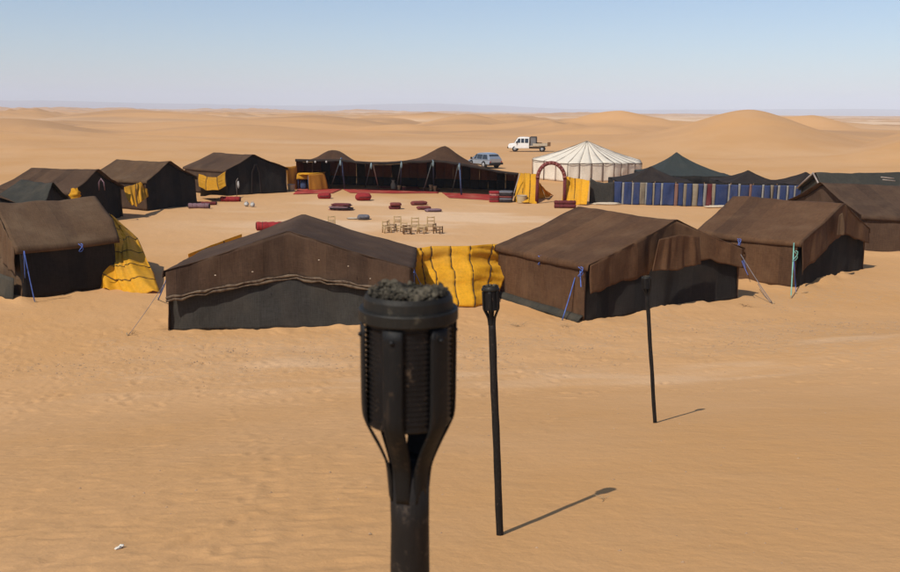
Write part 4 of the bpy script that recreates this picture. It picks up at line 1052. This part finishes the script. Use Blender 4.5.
def wagon(label, x, y, rz, paint, Ln=4.7, Hh=1.95, W2=.86, hood=.30, boxy=True):
    t = thing('parked_car', (x, y, hz(x, y)), label, 'car', None, rz)
    h2 = Ln/2; bl = Hh*.55; fx_ = h2-Ln*hood
    lo = [(-h2, .45, bl-.05, W2-.05, W2-.08), (-h2+.12, .38, bl, W2, W2-.03), (fx_-.1, .38, bl, W2, W2-.03), (fx_+.05, .38, bl, W2, W2-.06), (h2-.25, .40, bl-.08, W2-.03, W2-.1), (h2, .45, bl-.25, W2-.1, W2-.18)]
    v, f = body_loft(lo); MB().add(v, f).build('body', M[paint], t, False, local=True)
    if boxy: cb = [(-h2+.05, bl-.02, Hh-.1, W2-.04, W2-.14), (-h2+.25, bl-.02, Hh, W2-.04, W2-.14), (fx_-.75, bl-.02, Hh, W2-.04, W2-.14), (fx_-.45, bl-.02, Hh-.04, W2-.04, W2-.15), (fx_+.08, bl-.02, bl+.06, W2-.05, W2-.07)]
    else: cb = [(-h2+.08, bl-.02, bl+.1, W2-.05, W2-.1), (-h2+.5, bl-.02, Hh-.08, W2-.05, W2-.22), (-h2+1.0, bl-.02, Hh, W2-.05, W2-.22), (fx_-1.1, bl-.02, Hh, W2-.05, W2-.22), (fx_-.6, bl-.02, Hh-.1, W2-.05, W2-.22), (fx_+.25, bl-.02, bl+.04, W2-.06, W2-.08)]
    v, f = body_loft(cb); MB().add(v, f).build('cabin', M[paint], t, False, local=True)
    z0, z1 = bl+.08, Hh-.16
    def sw(z): return (W2-.04)+((W2-.14 if boxy else W2-.22)-(W2-.04))*(z-bl)/(Hh-bl)+.004
    xs = [(-h2+.22, -h2+1.25), (-h2+1.37, -h2+2.2), (-h2+2.32, fx_-.52)]
    for s_ in (-1, 1):
        for i, (a, b) in enumerate(xs):
            bb = b+(.22 if i == 2 else 0)
            aa = a+(.0 if (i or boxy) else .15)
            ta = a+(.0 if (i or boxy) else .42)
            quad(t, [(aa, s_*sw(z0), z0), (bb, s_*sw(z0), z0), (b-.1*(i == 2), s_*sw(z1), z1), (ta, s_*sw(z1), z1)], 'glass', 'side_window')
        quad(t, [(h2-.10, s_*(W2-.30), bl-.42), (h2-.10, s_*(W2-.14), bl-.42), (h2-.09, s_*(W2-.14), bl-.24), (h2-.09, s_*(W2-.30), bl-.24)], 'rim', 'headlight', .12)
        quad(t, [(-h2, s_*(W2-.22), bl-.36), (-h2, s_*(W2-.08), bl-.36), (-h2, s_*(W2-.1), bl-.08), (-h2, s_*(W2-.22), bl-.08)], 'lamp', 'tail_light', .02)
        MB().box((fx_-.1, s_*(W2+.12), bl+.12), (.1, .16, .2)).build('mirror', M['blacktrim'], t, False, local=True)
        for xx in (h2-.85, -h2+.95): wheel(t, xx, s_*(W2-.10))
    quad(t, [(-h2+(.04 if boxy else .13), -W2+.22, z0), (-h2+(.04 if boxy else .13), W2-.22, z0), (-h2+(.06 if boxy else .42), W2-.28, z1), (-h2+(.06 if boxy else .42), -W2+.28, z1)], 'glass', 'rear_window')
    xw0, xw1 = (fx_+.06, fx_-.42) if boxy else (fx_+.18, fx_-.55)
    quad(t, [(xw0, -W2+.15, bl+.09), (xw0, W2-.15, bl+.09), (xw1, W2-.25, z1+.02), (xw1, -W2+.25, z1+.02)], 'glass', 'windscreen')
    for xx, nm in ((h2+.02, 'bumper'), (-h2-.04, 'bumper')): MB().box((xx, 0, .50), (.16, W2*1.9, .2)).build(nm, M['blacktrim'], t, False, local=True)
    MB().box((0, 0, .36), (Ln*.86, W2*1.8, .14)).build('sill', M['blacktrim'], t, False, local=True)
    return t
pk = thing('pickup_truck', (10.75, 122.0, hz(10.75, 122)), 'white pickup truck with a cream flat bed parked on the sand behind the camp', 'truck', None, radians(171))
v, f = body_loft([(.05, .45, 1.15, .84, .84), (1.75, .42, 1.17, .85, .84), (2.0, .42, 1.15, .85, .80), (2.75, .45, 1.05, .80, .74), (2.88, .5, .9, .76, .68)]); MB().add(v, f).build('body', M['vanwhite'], pk, False, local=True)
v, f = body_loft([(.05, 1.12, 1.92, .83, .72), (.3, 1.12, 1.98, .83, .72), (1.35, 1.12, 1.98, .83, .72), (1.6, 1.12, 1.9, .83, .71), (2.05, 1.12, 1.2, .82, .78)]); MB().add(v, f).build('cabin', M['vanwhite'], pk, False, local=True)
for s_ in (-1, 1):
    for a, b in ((.15, .62), (.72, 1.14), (1.24, 1.62)):
        quad(pk, [(a, s_*.835, 1.22), (b+(.14 if b > 1.5 else 0), s_*.835, 1.22), (b-(.10 if b > 1.5 else 0), s_*.745, 1.78), (a, s_*.745, 1.78)], 'glass', 'side_window')
    quad(pk, [(2.85, s_*.5, .72), (2.85, s_*.68, .72), (2.83, s_*.66, .9), (2.83, s_*.5, .9)], 'rim', 'headlight', .05)
    MB().box((1.75, s_*.98, 1.3), (.1, .18, .22)).build('mirror', M['blacktrim'], pk, False, local=True)
    wheel(pk, 1.95, s_*.72, .38); wheel(pk, -1.75, s_*.72, .38)
    MB().box((-1.45, s_*.86, .98), (1.95, .05, .34)).build('side_board', M['bed'], pk, False, local=True)
    for a in (-.9, -.1): MB().tube([(a, s_*.8, .8), (a, s_*.8, 2.02)], .035, 6).build('frame_post', M['blacktrim'], pk, local=True)
    MB().tube([(-.9, s_*.8, 2.02), (-.1, s_*.8, 2.02)], .035, 6).build('frame_rail', M['blacktrim'], pk, local=True)
    MB().box((-1.75, s_*.78, .80), (.95, .24, .07)).build('mudguard', M['blacktrim'], pk, False, local=True)
quad(pk, [(2.06, -.72, 1.24), (2.06, .72, 1.24), (1.66, .62, 1.84), (1.66, -.62, 1.84)], 'glass', 'windscreen')
MB().box((-.5, 0, 1.38), (.80, 1.5, 1.16)).build('covered_load', M['canvasgrey'], pk, False, local=True)
MB().box((-1.2, 0, .78), (2.4, 1.66, .10)).build('bed_floor', M['bed'], pk, False, local=True)
MB().box((.2, 0, .55), (4.6, .9, .2)).build('chassis', M['blacktrim'], pk, False, local=True)
MB().box((-2.62, 0, 1.05), (.36, 1.5, .52)).build('spare_load', M['wooddark'], pk, False, local=True)
MB().box((-1.3, .1, 1.2), (.7, .7, .14)).build('bed_load', M['wooddark'], pk, False, local=True)
MB().box((2.93, 0, .55), (.12, 1.6, .2)).build('bumper', M['blacktrim'], pk, False, local=True)
wagon('rounded grey-silver car parked behind the long canopy', 3.30, 88.0, radians(122), 'silver', 4.0, 1.50, .82, .24, False)

# ---------------------------------------------------------------- torches
def torch(label, top, base, lumps=True, hi=False, rot=0.0, s=1.0):
    top = Vector(top); base = Vector(base)
    L = (top-base).length; ax = (top-base).normalized()
    Q = ax.to_track_quat('Z', 'Y').to_matrix().to_4x4() @ Matrix.Rotation(rot, 4, 'Z')
    t = thing('torch', base, label, 'torch', 'iron fire torches on poles')
    t.rotation_mode = 'QUATERNION'; t.rotation_quaternion = Q.to_quaternion()
    n = 72 if hi else 20
    R = .050; ztop = L; zr = L-.018          # rim top
    z0 = L-.150                               # bottom of the can
    def W(o): return o
    # can with pressed ribs
    prof = [(.001, z0), (R-.004, z0), (R-.002, z0+.003)]
    k = 0; z = z0+.008; nrib = 20 if hi else 8
    dz = (zr-.010-z)/nrib/2
    for k in range(nrib*2+1):
        prof.append((R-.0050+(.0027 if k % 2 else 0)*s, z+dz*k))
    prof += [(R-.003, zr+.004), (R-.007, zr+.004), (R-.007, z0+.05), (.001, z0+.05)]
    MB().lathe(prof, n=n, caps=False).build('tin_can', M['can'], t, local=True)
    # rim band
    rp = [(R-.002, zr-.015), (R+.0035, zr-.015), (R+.0045, zr-.0135), (R+.0045, zr-.003), (R+.0035, zr-.0015), (R-.0005, zr-.0015), (R-.0015, zr+.009), (R-.004, zr+.014), (R-.007, zr+.012), (R-.007, zr-.02), (R-.002, zr-.020)]
    MB().lathe(rp, n=n, caps=False).build('rim', M['rimiron'], t, not hi, local=True)
    # straps
    for k in range(6):
        a = 2*pi*k/6+.26; wS = .0122; th = .0024
        path = [(.0205, z0-.092), (.0226, z0-.066), (.0246, z0-.050), (.034, z0-.027), (.0445, z0-.006), (R+.0005, z0+.008), (R+.0008, z0+.07), (R+.0008, zr-.018)]
        # smooth the path
        pp = []
        for i in range(len(path)-1):
            for j in range(4): pp.append((path[i][0]+(path[i+1][0]-path[i][0])*j/4, path[i][1]+(path[i+1][1]-path[i][1])*j/4))
        pp.append(path[-1])
        for _ in range(2): pp = [pp[0]]+[((pp[i-1][0]+2*pp[i][0]+pp[i+1][0])/4, (pp[i-1][1]+2*pp[i][1]+pp[i+1][1])/4) for i in range(1, len(pp)-1)]+[pp[-1]]
        v = []; f = []
        for i, (r_, z_) in enumerate(pp):
            ws = wS*(.72+.28*min(1, i/12)) if i < 28 else wS
            for (dx, dr) in ((-ws, 0), (-ws*.8, th), (ws*.8, th), (ws, 0), (ws*.6, -.0004), (-ws*.6, -.0004)):
                rr = r_+dr; bend = -(dx*dx)/(2*max(r_, .016))
                v.append(((rr+bend)*cos(a)-dx*sin(a), (rr+bend)*sin(a)+dx*cos(a), z_))
        for i in range(len(pp)-1):
            for j in range(6): f.append((i*6+j, i*6+(j+1) % 6, (i+1)*6+(j+1) % 6, (i+1)*6+j))
        f.append(tuple(range(6))[::-1]); f.append(tuple((len(pp)-1)*6+j for j in range(6)))
        MB().add(v, f).build('strap', M['iron'], t, local=True)
        if hi:
            MB().soft(((R+.003)*cos(a), (R+.003)*sin(a), zr-.030), (.006, .006, .006), 0, e=1, nu=10, nv=6).build('rivet', M['iron'], t, local=True)
    # shaft
    pts = [Vector((.0012*sin(i*.9), .0012*cos(i*.7), -.12+(z0-.050+.12)*i/20)) for i in range(21)]
    MB().tube(pts, [.0228+.0008*sin(i*1.9) for i in range(21)], n//2 if hi else 12).build('shaft', M['polewood'], t, local=True)
    # burnt fuel heaped in the can
    m = MB(); rs = random.Random(11)
    m.lathe([(R-.008, zr-.010), (R-.012, zr+.002), (R*.5, zr+.007), (.001, zr+.009)], n=n, caps=False)
    for k in range(900 if hi else 22):
        a = rs.uniform(0, 2*pi); q_ = math.sqrt(rs.uniform(0, 1)); r_ = q_*(R-.007); sz = (rs.uniform(.0015, .005) if rs.random() < .95 else .010) if hi else rs.uniform(.009, .018)
        m.soft((r_*cos(a), r_*sin(a), zr+.006+(.004+.009*float(vn(r_*cos(a)*38+5, r_*sin(a)*38+9, 5)))*(1.0 if hi else .7)+rs.uniform(-.002, .004)), (sz*rs.uniform(.7, 1.4), sz*rs.uniform(.6, 1.1), sz*rs.uniform(.3, 1.1)), rs.uniform(0, 3), e=rs.uniform(.5, 1.5), nu=7, nv=5, seed=k, wob=.9)
    o = m.build('burnt_fuel', M['ash'], t, local=True); o['kind'] = 'stuff'
    return t
def at_depth(px, py, t): return Vector((0, 0, EYE))+ray(px, py)*t
def torch_len(top, base_px, y):    # drop a straight torch onto the ground
    return top
tt = at_depth(408.5, 305, .962)
torch('large close-up fire torch in the foreground, an iron-strapped ribbed tin can heaped with ash', tt+Vector((0, 0, .018)), (tt.x+.001, tt.y+.0, hz(tt.x, tt.y)), hi=True, rot=-.55)
def ground_hit(px, py):
    d = ray(px, py); t = 2.0
    while t < 60:
        p = Vector((0, 0, EYE))+d*t
        if p.z <= hz(p.x, p.y): return p
        t += .01
b2 = ground_hit(500, 535); t2 = at_depth(490.3, 285, 1.0)
def fit(bp_, px, py, L):
    d = ray(px, py); best = None
    for k in range(4000):
        t = 3+k*.003; p = Vector((0, 0, EYE))+d*t
        e = abs((p-bp_).length-L)
        if p.z > bp_.z and (best is None or e+abs(p.y-bp_.y)*.15 < best[0]): best = (e+abs(p.y-bp_.y)*.15, p)
    return best[1]
L2_ = (at_depth(490.3, 285, 5.55)-at_depth(500, 535, 5.55)).length
t2 = fit(b2, 490.3, 285, 1.52)
torch('middle fire torch on a slim dark pole casting a long shadow on the sand', t2, b2, rot=.3)
b3 = ground_hit(655, 423); t3 = fit(b3, 646, 276, 1.52)
torch('farthest fire torch, a thin pole in front of the tent with the folded flap', t3, b3, rot=.8)
print('TORCH', b2[:], t2[:], b3[:], t3[:], tt[:])

# ---------------------------------------------------------------- small things on the sand
rs = random.Random(3)
m = MB()
def pebble(m, x, y, s_):
    z = hz(x, y); b = len(m.v); a0 = rs.uniform(0, 6)
    pts = [(x+s_*cos(a0+2*pi*k/5)*rs.uniform(.7, 1.2), y+s_*.8*sin(a0+2*pi*k/5)*rs.uniform(.7, 1.2), z-s_*.1) for k in range(5)]+[(x+s_*.1, y, z+s_*rs.uniform(.5, .8))]
    m.add(pts, [(k, (k+1) % 5, 5) for k in range(5)])
xs_, ys_, ss_ = [], [], []
for k in range(5200):
    x = rs.uniform(-13, 15); y = rs.gauss(18.6, 1.5)+max(0, x)*.35
    if fbm(np.array(x*.4), np.array(y*.6), 55, 3) < .42 and rs.random() < .8: continue
    pebble(m, x, y, rs.uniform(.008, .026))
for k in range(500):
    y = rs.uniform(4, 40); pebble(m, rs.uniform(-.5, .5)*y, y, rs.uniform(.006, .016)*(1+y*.02))
o = m.build('gravel', M['stone'], None, False); o['kind'] = 'stuff'
q = ground_hit(118, 550)
tag(MB().soft(q+Vector((0, 0, .012)), (.045, .022, .02), 1.0, e=.7, wob=.3, seed=5).soft(q+Vector((.012, .03, .012)), (.028, .02, .016), .3, e=.7, wob=.3, seed=8).build('pale_scrap', M['scrap'], org=q), 'tiny white scrap lying on the sand at the lower left', 'scrap')
def twigs(px, py, label, s_=1.0, n=7, mat='twig'):
    q = ground_hit(px, py); m = MB()
    for k in range(n):
        a = rs.uniform(0, 6.28); L = s_*rs.uniform(.05, .16); p0 = q+Vector((rs.uniform(-.05, .05)*s_, rs.uniform(-.05, .05)*s_, .004))
        m.tube([p0, p0+Vector((cos(a)*L*.5, sin(a)*L*.5, .02*s_)), p0+Vector((cos(a)*L, sin(a)*L*.8, rs.uniform(.0, .04)*s_))], [.003, .0025, .0012], 5)
    tag(m.build('dry_twigs', M[mat], org=q), label, 'twigs')
twigs(606, 500, 'small dry twig beside the tip of the long torch shadow', .6, 4)
twigs(520, 326, 'dry sprigs scattered at the left of the corner of the tent with the folded flap', 2.6, 14)
twigs(567, 327, 'dry grass tuft under the blue rope peg', 2.2, 10)
twigs(132, 335, 'thin dry stalks near the near left corner of the wide tent', 2.4, 6, 'ropedark')
twigs(748, 307, 'dark dry stalks under the red-brown tent with the green rope', 2.4, 9, 'ropedark')
bpy.context.view_layer.update()
